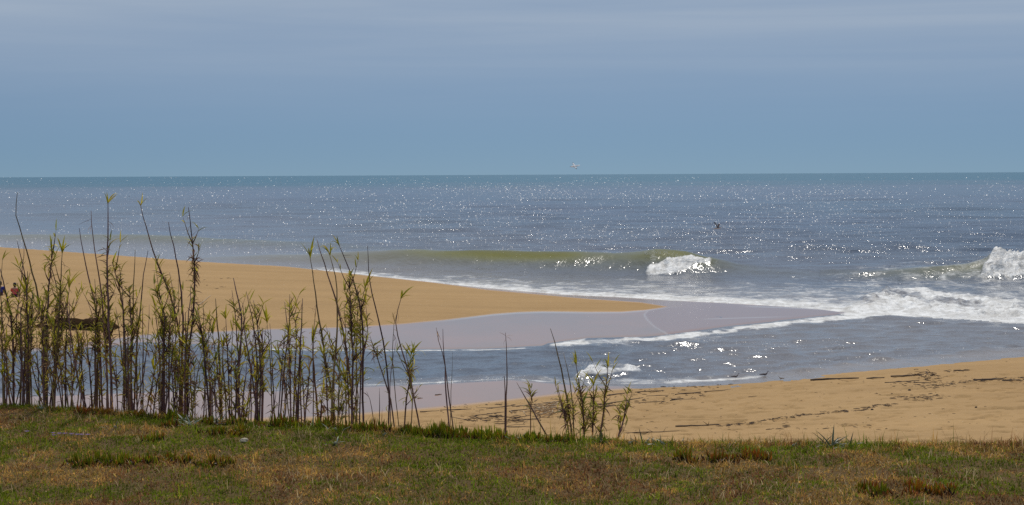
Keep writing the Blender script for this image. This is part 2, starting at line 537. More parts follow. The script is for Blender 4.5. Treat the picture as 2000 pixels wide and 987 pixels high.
def sand_height(x, y):
    """height of the sand sheet and how wet it is, at plan points"""
    yy = np.maximum(y, 30.0)
    u, v = plan_uv(x * yy / np.maximum(y, 1e-3) if False else x, yy)
    u = np.clip(u, -1200, 2800)
    sd1 = np.minimum(v - itp(u, B_LOW), itp(u, T_CH) - v)
    sd2 = v - itp(u, BOT)
    sd = np.maximum(sd1, sd2)
    z = np.where(sd > 0, 0.012 * np.minimum(sd, 3.0), 0.03 * np.maximum(sd, -20))
    Yn, Yr, Yb = line_Y(u, N_SP), ridge_Y(u), line_Y(u, B_LOW)
    zr = itp(u, RIDGE_Z)
    Yr = np.maximum(Yr, Yn + 0.3)
    t = np.clip((yy - Yn) / (Yr - Yn), 0, 1)
    up = zr * (1 - (1 - t) ** 1.7)
    s = np.clip((yy - Yr) / np.maximum(Yb - Yr, 0.4), 0, 1)
    mound = np.where(yy < Yr, up, zr * (1 - s))
    # low scarp left by an earlier tide across the spit
    sc = sst(0.42, 0.46, t + 0.05 * np.sin(u * 0.012) + 0.00012 * (u - 300)) * 0.10 * sst(700, 300, u)
    mound = mound + np.where(yy < Yr, sc * (1 - t) * 1.5, 0)
    z = z + np.where(u < 1306, mound, 0)
    wet = np.ones_like(z)
    on_spit = (yy > Yn) & (yy < Yr) & (u < 1306)
    edge = np.minimum((yy - Yn) / 0.5, (Yr - yy) / 0.5)
    wet = np.where(on_spit, 1 - sst(0, 1.6, edge), wet)
    # the slope behind the ridge keeps dry sand where it is high
    wet = np.where((yy >= Yr) & (u < 700), sst(0.3, 1.0, s), wet)
    # beach on the near side
    Yd = line_Y(u, DRY)
    rise = np.maximum(Yd - yy, 0)
    z = z + np.where(sd2 > 0, 0.052 * rise * sst(0, 3.5, rise) - 0.00035 * rise ** 2, 0)
    near = sd2 > -1
    wet = np.where(near, 1 - sst(-0.25, 0.5 + 0.5 * sst(1440, 1000, u), Yd - yy), wet)
    # slope up to the bank
    bank = 6.55 - 0.172 * (y - 11.0) + 0.5 * np.maximum(0, 12.0 - y) * 0
    bank = bank - 0.5 * sst(44, 52, y) * np.maximum(y - 44, 0)
    z = np.where(y < 60, np.maximum(z, bank), z)
    return z, np.clip(wet, 0, 1)


_HY = np.concatenate([np.linspace(42, 75, 500), np.linspace(75.2, 200, 700)])


def ground_hit(px, py):
    """point of the sand that the photo shows at this pixel"""
    d = ray(px, py)
    t = _HY / d[1]
    P = CT[None] + d[None] * t[:, None]
    z, _ = sand_height(P[:, 0], P[:, 1])
    z = np.maximum(z, 0.0)
    k = np.argmax(P[:, 2] <= z)
    if P[k, 2] > z[k]: k = len(t) - 1
    return np.array([P[k, 0], P[k, 1], z[k]])


def fan_grid(tx, Y):
    TX, YY = np.meshgrid(tx, Y)
    return TX * YY, YY


def grid_faces(nr, nc):
    i = np.arange(nr * nc).reshape(nr, nc)
    return np.stack([i[:-1, :-1], i[:-1, 1:], i[1:, 1:], i[1:, :-1]], -1).reshape(-1, 4)


# ------------------------------------------------------------------ sea and river mouth
WAVE_MAIN = [(300, 0.0, 165), (420, 0.45, 163), (620, 1.05, 157.5), (720, 1.43, 155), (850, 1.48, 151.7), (1000, 1.80, 148), (1100, 1.70, 145.5), (1200, 1.51, 143),
             (1280, 1.88, 141), (1340, 1.57, 139.5), (1400, 1.04, 138), (1440, 0.60, 137), (1500, 0.35, 136), (1600, 0.25, 134.5)]
WAVE_RIGHT = [(1600, 0.2, 136), (1700, 0.45, 134), (1780, 0.83, 133), (1850, 1.0, 132), (1890, 1.14, 131.3), (1915, 1.40, 131), (1938, 1.85, 130.9), (1955, 2.10, 130.8), (1972, 1.85, 130.7), (1995, 1.55, 130.5), (2030, 1.35, 130.3), (2100, 1.2, 130), (2300, 0.8, 129)]
WAVE_LEFT = [(-600, 0.2, 235), (-200, 0.7, 225), (100, 0.85, 216), (250, 1.0, 210), (350, 1.1, 205), (450, 0.8, 200), (560, 0.5, 195), (800, 0.1, 188)]
WAVE_FAR = [(1000, 0.0, 250), (1300, 0.4, 236), (1600, 0.5, 228), (1900, 0.4, 222), (2300, 0.3, 215)]


def ridge_wave(u, y, spec, front, back):
    a = np.array(spec)
    h = np.interp(u, a[:, 0], a[:, 1], left=0, right=0)
    Yc = np.interp(u, a[:, 0], a[:, 2])
    d = y - Yc
    return h * np.where(d < 0, np.exp(-(d / front) ** 2), np.exp(-(d / back) ** 2)), d, h


def swell(x, y, row, kmax=34):
    """wind waves, as far as the mesh can carry them (row: spacing of the rows there)"""
    rs = np.random.default_rng(5)
    z = np.zeros_like(x); zx = 0
    for k in range(kmax):
        lam = 1.1 * 1.12 ** k
        th = rs.normal(0, 0.45)
        amp = 0.0115 * lam ** 0.55 * rs.uniform(0.6, 1.3)
        kx, ky = 2 * math.pi / lam * math.sin(th), 2 * math.pi / lam * math.cos(th)
        ph = kx * x + ky * y + rs.uniform(0, 6.28) + 1.5 * fbm(x * 0.03, y * 0.02, 2, 40 + k)
        att = sst(2.2, 4.5, lam / np.maximum(row, 1e-3))
        s = np.sin(ph)
        z += amp * att * (s + 0.25 * s * s)
    return z


tx = np.concatenate([np.linspace(-2.2, -0.43, 26)[:-1], np.linspace(-0.43, 0.43, 1120), np.linspace(0.43, 2.2, 26)[1:]])
q = np.concatenate([np.linspace(480, 160, 350)[:-1], np.linspace(160, 25, 210)[:-1], np.geomspace(25, 0.7, 60)])
Yrow = 27000.0 / q
X, Y = fan_grid(tx, Yrow)
ROW = np.broadcast_to(np.gradient(Yrow)[:, None], X.shape)
U, V = plan_uv(X, Y)
U = np.clip(U, -1500, 3500)
# choppiness of open sea against calm river and swash
sea_side = sst(0, 25, itp(U, B_LOW) - V)
open_sea = sst(20, 110, itp(U, B_LOW) - V)
chan = 1 - sea_side
Z = swell(X, Y, ROW) * (0.10 * sea_side + 0.9 * open_sea + 0.055 * chan + 0.16 * chan * sst(1050, 1300, U) * sst(660, 690, V))
wm, dm, hm = ridge_wave(U, Y, WAVE_MAIN, 4.2, 8.0)
wr, dr, hr = ridge_wave(U, Y, WAVE_RIGHT, 3.6, 7.0)
wlf, dl, hl = ridge_wave(U, Y, WAVE_LEFT, 7.0, 9.0)
wf, df, hf = ridge_wave(U, Y, WAVE_FAR, 6.0, 9.0)
wob = 0.8 + 0.4 * fbm(X * 0.12, Y * 0.05, 3, 91)
near_sea = (Y < 130)
short = swell(X, Y, ROW, 13)
calm_edge = sst(1, 11, itp(U, BOT) - V) * sst(0, 9, V - itp(U, T_CH))
wm0 = ridge_wave(U, Y, WAVE_MAIN, 5.5, 8.0)[0]; wr0 = ridge_wave(U, Y, WAVE_RIGHT, 5.0, 7.0)[0]
Z += short * (0.75 * chan * calm_edge + 0.25 * sea_side + 0.40 * open_sea * sst(0.9, 0.3, wm0 + wr0))
Z += wm * wob + wr * wob + wlf * wob + wf * wob
foam = np.zeros_like(Z)
# surf band along the spit
up, lo = itp(U, B_UP), itp(U, B_LOW)
s = (V - up) / np.maximum(lo - up, 1)
band = sst(-0.35, 0.30, s) * sst(540, 640, U)
lip = sst(0.55, 0.95, s) * sst(540, 600, U)
streak = sst(-3.0, -0.2, s) * sst(600, 900, U)
foam = np.maximum(foam, np.maximum(0.52 * band + 0.28 * lip, 0.46 * streak))
foam = np.where(V > lo + 6, 0, foam)
lump = fbm(X * 0.9, Y * 0.45, 4, 3)
lump2 = fbm(X * 2.6, Y * 1.2, 3, 8)
Z += band * sst(-0.3, 0.2, s) * sst(1.1, 0.8, s) * (0.06 + 0.14 * lump) * sst(0.0, 40, lo - up + 15)
# white water heap on the right
heap_lo, heap_up = itp(U, [(1640, 611), (1750, 612), (1850, 617), (1950, 624), (2600, 650)]), itp(U, [(1640, 606), (1680, 590), (1735, 573), (1780, 571), (1850, 581), (1950, 592), (2050, 597), (2600, 610)])
hs = (V - heap_up) / np.maximum(heap_lo - heap_up, 1)
heap = sst(-0.25, 0.15, hs) * sst(1.08, 0.75, hs) * sst(1640, 1720, U)
Z += heap * (0.04 + 0.60 * lump * lump2 + 0.20 * lump * sst(1860, 1700, U))
foam = np.maximum(foam, heap * (0.42 + 0.42 * sst(0.3, 0.6, fbm(X * 0.5, Y * 0.25, 3, 66))))
# main breaker: falling white water in front of the crest
nz = fbm(X * 0.7, Y * 0.35, 3, 27) - 0.5
fx = sst(1250, 1264, U + 22 * nz) * sst(1402, 1380, U + 20 * nz)
f_lo = np.interp(U, [1250, 1310, 1350, 1400], [-7.4, -7.2, -4.6, -2.0]) + 1.6 * nz
f_hi = np.interp(U, [1250, 1275, 1300, 1340, 1400], [-4.4, -3.7, -3.2, -2.2, -0.8]) + 1.8 * nz
fy = sst(f_lo - 0.3, f_lo + 1.0, dm) * sst(f_hi + 0.5, f_hi - 0.5, dm)
top_cut = sst(0.0, 1.0, (U - 1250) / 60)
brk = fx * fy
Z += brk * (-0.05 + 1.0 * (fbm(X * 1.8, Y * 0.9, 4, 20) - 0.35) + 0.20 * lump2 * lump + 0.20 * lump) * sst(f_lo - 0.3, f_lo + 2.2, dm)
foam = np.maximum(foam, brk * 0.88)
veil = sst(1262, 1272, U) * sst(1400, 1340, U) * sst(f_hi - 1, f_hi, dm) * sst(1.2, 0.2, dm)
foam = np.maximum(foam, veil * (0.22 + 0.22 * np.exp(-((U - 1274 + 14 * nz) / 14) ** 2) + 0.22 * sst(1320, 1370, U)))
crest = np.exp(-((dm - 0.3) / 0.8) ** 2) * sst(0.9, 1.4, hm)
foam = np.maximum(foam, crest * (0.26 * sst(0.45, 0.6, fbm(X * 0.25, Y * 0.1, 2, 81)) + 0.40 * sst(1250, 1290, U)))
# right breaker
rx = sst(-8, 14, U - (1941 + 8.5 * np.clip(dr, -6, 1.5)) + 26 * (fbm(X * 0.7, Y * 0.35, 3, 28) - 0.5))
ry = sst(-6.5, -4.5, dr) * sst(2.2, 0.4, dr)
cau = fbm(X * 1.5, Y * 0.75, 4, 19)
Z += rx * ry * (-0.1 + 1.5 * (cau - 0.30) + 0.3 * lump2)
foam = np.maximum(foam, rx * ry * (0.66 + 0.35 * sst(0.3, 0.6, cau)))
# foam tongue running up the river mouth, swash lines, spills
def line_foam(pts, wpx, amp, u0, u1, fade=20):
    d = np.abs(V - itp(U, pts))
    return amp * np.exp(-(d / wpx) ** 2) * sst(u0 - fade, u0 + fade, U) * sst(u1 + fade, u1 - fade, U)
tl = itp(U, T_CH)
tongue = [(1060, 678), (1150, 664), (1262, 661), (1330, 654), (1400, 646), (1500, 634), (1650, 618), (1750, 613), (1900, 618)]
foam = np.maximum(foam, line_foam([(u_, v_ + 2.5) for u_, v_ in tongue], 6.5 + 0 * U, 1.0, 1270, 1730, 40) * (0.45 + 0.55 * sst(0.28, 0.6, fbm(X * 0.9, Y * 0.4, 3, 88))))
foam = np.maximum(foam, line_foam([(1040, 679), (1150, 667), (1262, 664), (1330, 656), (1500, 640)], 7.0, 0.85, 1070, 1330, 12) * (0.45 + 0.55 * sst(0.28, 0.6, fbm(X * 0.9, Y * 0.4, 3, 89))))
fizz = sst(0, 4, V - tl) * sst(34, 10, V - tl - 8 * (U - 1262) / 200) * sst(1065, 1100, U) * sst(1620, 1330, U)
foam = np.maximum(foam, fizz * (0.42 + 0.16 * sst(1330, 1200, U)))
foam = np.maximum(foam, line_foam([(280, 670), (400, 675), (530, 683), (700, 686), (940, 684.5), (1060, 679)], 1.5, 0.70, 420, 1050, 60))
foam = np.maximum(foam, line_foam([(u_, v_ - 2) for u_, v_ in BOT], 2.4, 0.55, 360, 1460, 30))
foam = np.maximum(foam, line_foam([(u_, v_ - 4) for u_, v_ in BOT], 4.5, 0.74, 1280, 1500, 40))
foam = np.maximum(foam, line_foam([(u_, v_ - 7) for u_, v_ in BOT], 7.0, 0.42, 980, 1420, 40))
sp_up = itp(U, [(1118, 739), (1145, 723), (1165, 713), (1200, 716), (1230, 722), (1275, 731)])
sp_lo = itp(U, [(1118, 741), (1160, 738), (1200, 734), (1275, 734)])
nsp = 5 * (fbm(X * 1.4, Y * 0.8, 3, 29) - 0.5)
sp = sst(-1.5, 2.5, V - sp_up + nsp) * sst(-2, 3, sp_lo - V + nsp) * sst(1115, 1130, U) * sst(1275, 1235, U)
foam = np.maximum(foam, sp * (0.42 + 0.40 * sst(0.35, 0.6, lump)))
Z += sp * (0.02 + 0.40 * lump2 * lump)
foam = np.maximum(foam, 0.46 * sst(1000, 1120, U) * sst(1460, 1380, U) * sst(733, 740, V) * sst(0, 3, itp(U, BOT) - V))
foam = np.maximum(foam, 0.44 * np.exp(-(((U - 1290) / 90) ** 2 + ((V - 729) / 5) ** 2)))
# small standing waves at the right of the mouth
rw = np.random.default_rng(17)
waves_ = [(1425, 708, 22, 4, .10), (1655, 694, 30, 3, .12), (1700, 703, 40, 3, .12), (1820, 682, 45, 3, .11), (1930, 686, 35, 3, .11)]
for _ in range(46):
    cu = rw.uniform(1230, 2150); cv = rw.uniform(668, 742)
    if cv < float(itp(cu, BOT)) - 3: waves_.append((cu, cv, rw.uniform(9, 30), rw.uniform(1.2, 2.6), rw.uniform(.02, .065)))
for (cu, cv, wu, wv, hh) in waves_:
    tilt_ = rw.normal(0, .06)
    g = np.exp(-(((U - cu) / wu) ** 2 + ((V - cv - tilt_ * (U - cu)) / wv) ** 2))
    Z += hh * g * (0.5 + 0.9 * lump)
    foam = np.maximum(foam, 0.40 * g * sst(cv - 1, cv + 3, V) * (hh > .05))
# far foam at the left and scattered whitecaps
foam = np.maximum(foam, (0.30 + 0.36 * sst(0.35, 0.65, fbm(X * 0.06, Y * 0.012, 3, 6))) * np.exp(-((V - 374 - 0.02 * (U - 40)) / 4.0) ** 2) * sst(150, 20, U) * sst(-300, -150, U))
foam = np.where((V < 560), np.maximum(foam, 0.0), foam)

olive = np.clip((wm * sst(0.7, 1.5, hm) * sst(640, 1000, U) * 0.75) * sst(1.2, -0.5, dm), 0, 1)
opat = sst(0.30, 0.62, fbm(X * 0.10, Y * 0.02 + 3, 3, 44) + 0.22 * sst(1080, 1250, U))
olive = olive * (0.40 + 0.60 * opat) * sst(-5.2, -1.6, dm)
olive = np.maximum(olive, 0.35 * np.clip(wlf, 0, 1) * sst(1.5, -1, dl))
olive = np.maximum(olive, 0.22 * np.clip(wm, 0, 1) * sst(1.5, -1, dm))
olive = np.maximum(olive, 0.35 * np.clip(wr, 0, 1) * sst(1.5, -1, dr))
turb = np.maximum(0.85 * sst(75, 5, lo - V), 0.30 * sst(170, 60, lo - V))
turb = np.where(V > lo, 0.85, turb)
turb = np.where((V > tl) & (V > lo), 0.28 + 0.35 * sst(1100, 1500, U) + 0.4 * sst(14, 2, itp(U, BOT) - V), turb)
chop = np.clip(0.45 + 0.55 * open_sea - 0.10 * chan, 0, 1)
chop = np.where((V > tl) & (V > lo), 0.52 + 0.12 * sst(1000, 1300, U), chop)

chop = chop * (1 - 0.55 * np.clip(wm * sst(-5, -1, dm) * sst(2, 0, dm), 0, 1))
chop = chop * (1 - 0.8 * np.clip(wr * sst(-5, -1, dr) * sst(2, 0, dr), 0, 1))
is_river = (V > lo) & (V > tl - 3) & (U < 1700) | (V > itp(U, [(1700, 612), (1750, 614), (1850, 619), (1950, 626), (2050, 632), (3500, 690)])) & (U >= 1700)
F = grid_faces(*X.shape)
fr = is_river.ravel()[F].sum(1) >= 2
P3 = np.stack([X, Y, Z], -1).reshape(-1, 3)
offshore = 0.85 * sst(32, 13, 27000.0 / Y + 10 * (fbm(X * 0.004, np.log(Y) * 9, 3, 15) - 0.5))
ATT = {'glint_rough': np.zeros(Z.size), 'offshore': offshore.ravel(), 'foam': foam.ravel(), 'turb': turb.ravel(), 'olive': olive.ravel(), 'chop': chop.ravel()}


def submesh(name, sel, extra=None):
    f = F[sel]
    used, inv = np.unique(f, return_inverse=True)
    Vv = P3[used]; Ff = inv.reshape(f.shape)
    at = {k: a[used] for k, a in ATT.items()}
    if extra is not None:
        eV, eF, eA = extra
        Ff = np.concatenate([Ff, eF + len(Vv)])
        Vv = np.concatenate([Vv, eV])
        at = {k: np.concatenate([a, np.full(len(eV), eA[k])]) for k, a in at.items()}
    return new_mesh(name, Vv, Ff, M_WATER, True, at)


def glint_facets(n, vlo, vhi, u0, u1, size, dens=None):
    """small steep facets added for sun glints, tilted near the camera-sun mirror angle"""
    r = np.random.default_rng(n)
    u = r.uniform(u0, u1, n * 3); v = r.uniform(vlo, vhi, n * 3)
    keep = dens(u, v) > r.uniform(0, 1, n * 3)
    u, v = u[keep][:n], v[keep][:n]
    C = on_plane(u, v)
    n_ = len(u)
    # height of the water there
    ci = np.clip(np.searchsorted(tx, C[:, 0] / C[:, 1]), 0, len(tx) - 1)
    ri = np.clip(np.searchsorted(Yrow, C[:, 1]), 0, len(Yrow) - 1)
    C[:, 2] = Z[ri, ci]
    sc = C[:, 1] / 150.0
    w = size * sc * (0.28 + 1.1 * r.uniform(0, 1, n_) ** 3.5)
    L = 0.36 * w * r.uniform(0.6, 1.3, n_)
    tc_ = CT - C; tc_ /= np.linalg.norm(tc_, axis=1)[:, None]
    hv = tc_ + np.array(sun_dir)[None]  # aimed between camera and sun, so the added facets flash
    hv /= np.linalg.norm(hv, axis=1)[:, None]
    tilt = np.arccos(hv[:, 2]) + np.radians(r.normal(0, 5.5, n_)); yaw = np.arctan2(hv[:, 0], -hv[:, 1]) + r.normal(0, 0.18, n_)
    hx = np.stack([np.cos(yaw), np.sin(yaw), 0 * yaw], -1)
    fy_ = np.stack([-np.sin(yaw), np.cos(yaw), 0 * yaw], -1)     # away from the camera, up the front slope
    upv = np.stack([0 * yaw, 0 * yaw, np.ones_like(yaw)], -1)
    dn = 0.04 * w
    a = C - hx * w[:, None] * .5 - upv * dn[:, None]
    b = C + hx * w[:, None] * .5 - upv * dn[:, None]
    rise = fy_ * (L * np.cos(tilt))[:, None] + upv * (L * np.sin(tilt))[:, None]
    c = C + hx * w[:, None] * .3 + rise; d = C - hx * w[:, None] * .3 + rise
    e = C + fy_ * (L * 2.6)[:, None] - upv * dn[:, None]
    Vv = np.stack([a, b, c, d, a, b, c, d, e, e], 1).reshape(-1, 3)
    base = np.arange(n_)[:, None] * 10
    Fq = np.concatenate([base + np.array([[0, 1, 2, 3]]), base + np.array([[7, 6, 8, 9]])]) 
    return Vv, Fq


def glit_density(u, v):
    core = 0.35 + 0.65 * np.exp(-((u - 1150) / 620) ** 2)
    far = (0.40 + 0.60 * sst(510, 400, v)) * (0.35 + 0.65 * sst(352, 374, v))
    patch = sst(0.30, 0.70, fbm(u / 130, v / 16, 3, 77))
    return core * far * (0.25 + 0.75 * patch)


w1 = glint_facets(70000, 346, 505, -350, 2350, 0.078, glit_density)
w2 = glint_facets(1700, 488, 530, 200, 2100, 0.075, lambda u, v: sst(1720, 1450, u) * 0.9 * (0.2 + 0.8 * sst(0.4, 0.7, fbm(u / 60, v / 8, 2, 12))))
w3 = glint_facets(1400, 664, 692, 1080, 1650, 0.055, lambda u, v: sst(0.35, 0.7, fbm(u / 40, v / 6, 2, 5)) * (v > itp(u, T_CH) + 3))
w4 = glint_facets(2000, 736, 752, 380, 1480, 0.060, lambda u, v: sst(0.3, 0.7, fbm(u / 40, v / 5, 2, 6)) * (v < itp(u, BOT) - 1) * (v > itp(u, BOT) - 14))
w5 = glint_facets(1800, 676, 745, 1250, 2250, 0.055, lambda u, v: sst(0.45, 0.75, fbm(u / 55, v / 5, 2, 9)) * (v < itp(u, BOT) - 2))


def join(*ws):
    Vs, Fs, k = [], [], 0
    for a, b in ws:
        Vs.append(a); Fs.append(b + k); k += len(a)
    return np.concatenate(Vs), np.concatenate(Fs)


sea = link("sea", submesh("sea", ~fr, (*join(w1, w2), {'glint_rough': 1.0, 'offshore': 0.0, 'foam': 0.0, 'turb': 0.45, 'olive': 0.0, 'chop': 0.06})))  # glint facets: sandy tone keeps unlit ones from showing dark
tag(sea, "blue grey ocean with breaking waves reaching to the horizon", "sea", kind='structure')
river = link("river", submesh("river", fr, (*join(w3, w4, w5), {'glint_rough': 1.0, 'offshore': 0.0, 'foam': 0.0, 'turb': 0.45, 'olive': 0.0, 'chop': 0.06})))
tag(river, "rippled river mouth water between the sand spit and the near beach", "water", kind='structure')

# spray thrown up by the two breakers: drops, too many to count
def spray():
    r = np.random.default_rng(3)
    V_, F_ = [], []
    k = 0
    def drop(c, s):
        nonlocal k
        o = np.array([(1, 0, 0), (-1, 0, 0), (0, 1, 0), (0, -1, 0), (0, 0, 1), (0, 0, -1)]) * s * r.uniform(.7, 1.3, (6, 1))
        V_.append(c + o)
        F_.extend([(k + a, k + b, k + c2) for a, b, c2 in ((0, 2, 4), (2, 1, 4), (1, 3, 4), (3, 0, 4), (2, 0, 5), (1, 2, 5), (3, 1, 5), (0, 3, 5))])
        k += 6
    a = np.array(WAVE_MAIN)
    for _ in range(900):
        u = r.uniform(1255, 1395); h = np.interp(u, a[:, 0], a[:, 1]); Yc = np.interp(u, a[:, 0], a[:, 2])
        p = at_depth(u, 500, Yc)
        dz = abs(r.normal(0, 0.16)) * (1.0 - 0.5 * (u - 1255) / 140)
        drop(np.array([p[0], Yc - r.uniform(-.3, 2.5), h * 0.97 + dz - 0.05]), r.uniform(.012, .035))
    a = np.array(WAVE_RIGHT)
    for _ in range(700):
        u = r.uniform(1900, 2090); h = np.interp(u, a[:, 0], a[:, 1]); Yc = np.interp(u, a[:, 0], a[:, 2])
        p = at_depth(u, 500, Yc)
        drop(np.array([p[0], Yc - r.uniform(-.5, 3), h + 0.25 * r.uniform(0, 1) + abs(r.normal(0, 0.13))]), r.uniform(.012, .035))
    for _ in range(500):
        u = r.normal(1170, 32); p = on_plane(u, r.uniform(718, 730))
        drop(p + np.array([0, 0, abs(r.normal(0, .12)) + 0.15]), r.uniform(.008, .02))
    return np.concatenate(V_), np.array(F_)


M_FOAM = solid_material("spray_water", (0.78, 0.78, 0.78), 0.5, 3, 0.06)
sv, sf = spray()
tag(link("spray", new_mesh("spray", sv, sf, M_FOAM)), "white spray flying off the breaking wave crests", "spray", kind='stuff')

# ------------------------------------------------------------------ sand: spit, tidal flat, near beach and the slope under the bank in one sheet
tx2 = np.concatenate([np.linspace(-1.1, -0.43, 14)[:-1], np.linspace(-0.43, 0.43, 900), np.linspace(0.43, 1.1, 14)[1:]])
Y2 = np.concatenate([np.linspace(9.0, 42, 40)[:-1], 27000 / np.linspace(27000 / 42, 27000 / 72, 170)[:-1], 27000 / np.linspace(27000 / 72, 135, 260)])
X2, YY2 = fan_grid(tx2, Y2)
ZS, WET = sand_height(X2, YY2)
U2_, V2_ = plan_uv(X2, YY2)
dryz = (1 - WET) * (ZS > 0.05)
# trodden, wind-worked surface
dim = fbm(X2 * 1.1, YY2 * 0.55, 3, 61)
feet = np.maximum(0, fbm(X2 * 1.7, YY2 * 2.4, 3, 71) - 0.57)
ZS = ZS + dryz * (0.05 * (dim - 0.5) * sst(75, 62, YY2) - 0.60 * feet * sst(72, 62, YY2) * sst(20, 40, YY2) + 0.02 * (dim - .5))
ZS = np.where((dryz > 0.4) & (ZS < 0.03), 0.03, ZS)
ZS = np.where(YY2 > 150, np.minimum(ZS, np.maximum(ZS - 0.0, -0.5)), ZS)
sw_u = np.interp(V2_, [600, 602, 608, 615, 625, 640, 656], [1330, 1306, 1266, 1258, 1263, 1279, 1308])
swash = 0.42 * np.exp(-((U2_ - sw_u - 2.5 * (fbm(X2 * 2, YY2 * 0.6, 2, 3) - .5)) / 1.9) ** 2) * ((V2_ > 600) & (V2_ < 657))
film = sst(-2, 6, U2_ - sw_u) * ((V2_ > 586) & (V2_ < 668))
swash = np.maximum(swash, 0.55 * np.exp(-((V2_ - itp(U2_, [(1440, 599), (1660, 607)])) / 0.9) ** 2) * sst(1440, 1480, U2_))
swash = np.maximum(swash, 0.45 * np.exp(-((V2_ - itp(U2_, [(1300, 627), (1560, 619)])) / 0.8) ** 2) * sst(1360, 1400, U2_) * sst(1560, 1480, U2_))
rim = np.exp(-((V2_ - itp(U2_, N_SP) - 0.6) / 1.1) ** 2) * sst(800, 950, U2_) * sst(1310, 1250, U2_)
sand = link("sand", new_mesh("sand", np.stack([X2, YY2, ZS], -1).reshape(-1, 3), grid_faces(*X2.shape), M_SAND, True, {'wet': WET.ravel(), 'film': film.ravel(), 'swash': np.maximum(swash, 0.5 * rim).ravel()}))
tag(sand, "ochre sand spit and beach with wet grey tidal flat", "beach", kind='structure')

# ------------------------------------------------------------------ grass bank the camera stands on
tx3 = np.concatenate([np.linspace(-3, -0.6, 20)[:-1], np.linspace(-0.6, 0.6, 260), np.linspace(0.6, 3, 20)[1:]])
r3 = np.concatenate([np.linspace(0.12, 0.6, 20)[:-1], np.linspace(0.6, 1.0, 110)[:-1], 1 + np.linspace(0, 0.45, 60)])
TX3, RR3 = np.meshgrid(tx3, r3)
E3 = edge_Y(1000 + 3000 * TX3.clip(-0.8, 0.8))
Y3 = RR3 * E3; X3 = TX3 * Y3


def bank_height(x, y):
    e = edge_Y(1000 + 3000 * np.clip(x / np.maximum(y, .5), -0.8, 0.8))
    d = y - e
    und = 0.05 * (fbm(x * 1.3, y * 1.3, 3, 31) - 0.5) + 0.045 * (fbm(x * 5, y * 5, 3, 33) - 0.5)
    z = BANK_H + und * sst(0.0, -0.8, d) - 0.02 * sst(-0.5, 0, d)
    dp = np.maximum(d, 0)
    return z - (0.55 * dp * sst(0, 0.5, dp) + 0.10 * dp)


Z3 = bank_height(X3, Y3)
bank = link("ground", new_mesh("ground", np.stack([X3, Y3, Z3], -1).reshape(-1, 3), grid_faces(*X3.shape), M_SOIL))
tag(bank, "brown earth of the grassy bank above the beach", "ground", kind='structure')


def bank_hit(px, py):
    """point of the bank that the photo shows at this pixel"""
    d = ray(px, py)
    ys = np.linspace(5, 13, 900)
    P = CT[None] + d[None] * (ys / d[1])[:, None]
    z = bank_height(P[:, 0], P[:, 1])
    hit = P[:, 2] <= z
    if not hit.any() or edge_Y(np.array(float(px))) - 0.06 < ys[int(np.argmax(hit))]:
        k = int(np.argmin(np.abs(ys - (edge_Y(np.array(float(px))) - 0.08))))
    else:
        k = int(np.argmax(hit))
    return np.array([P[k, 0], P[k, 1], z[k]])


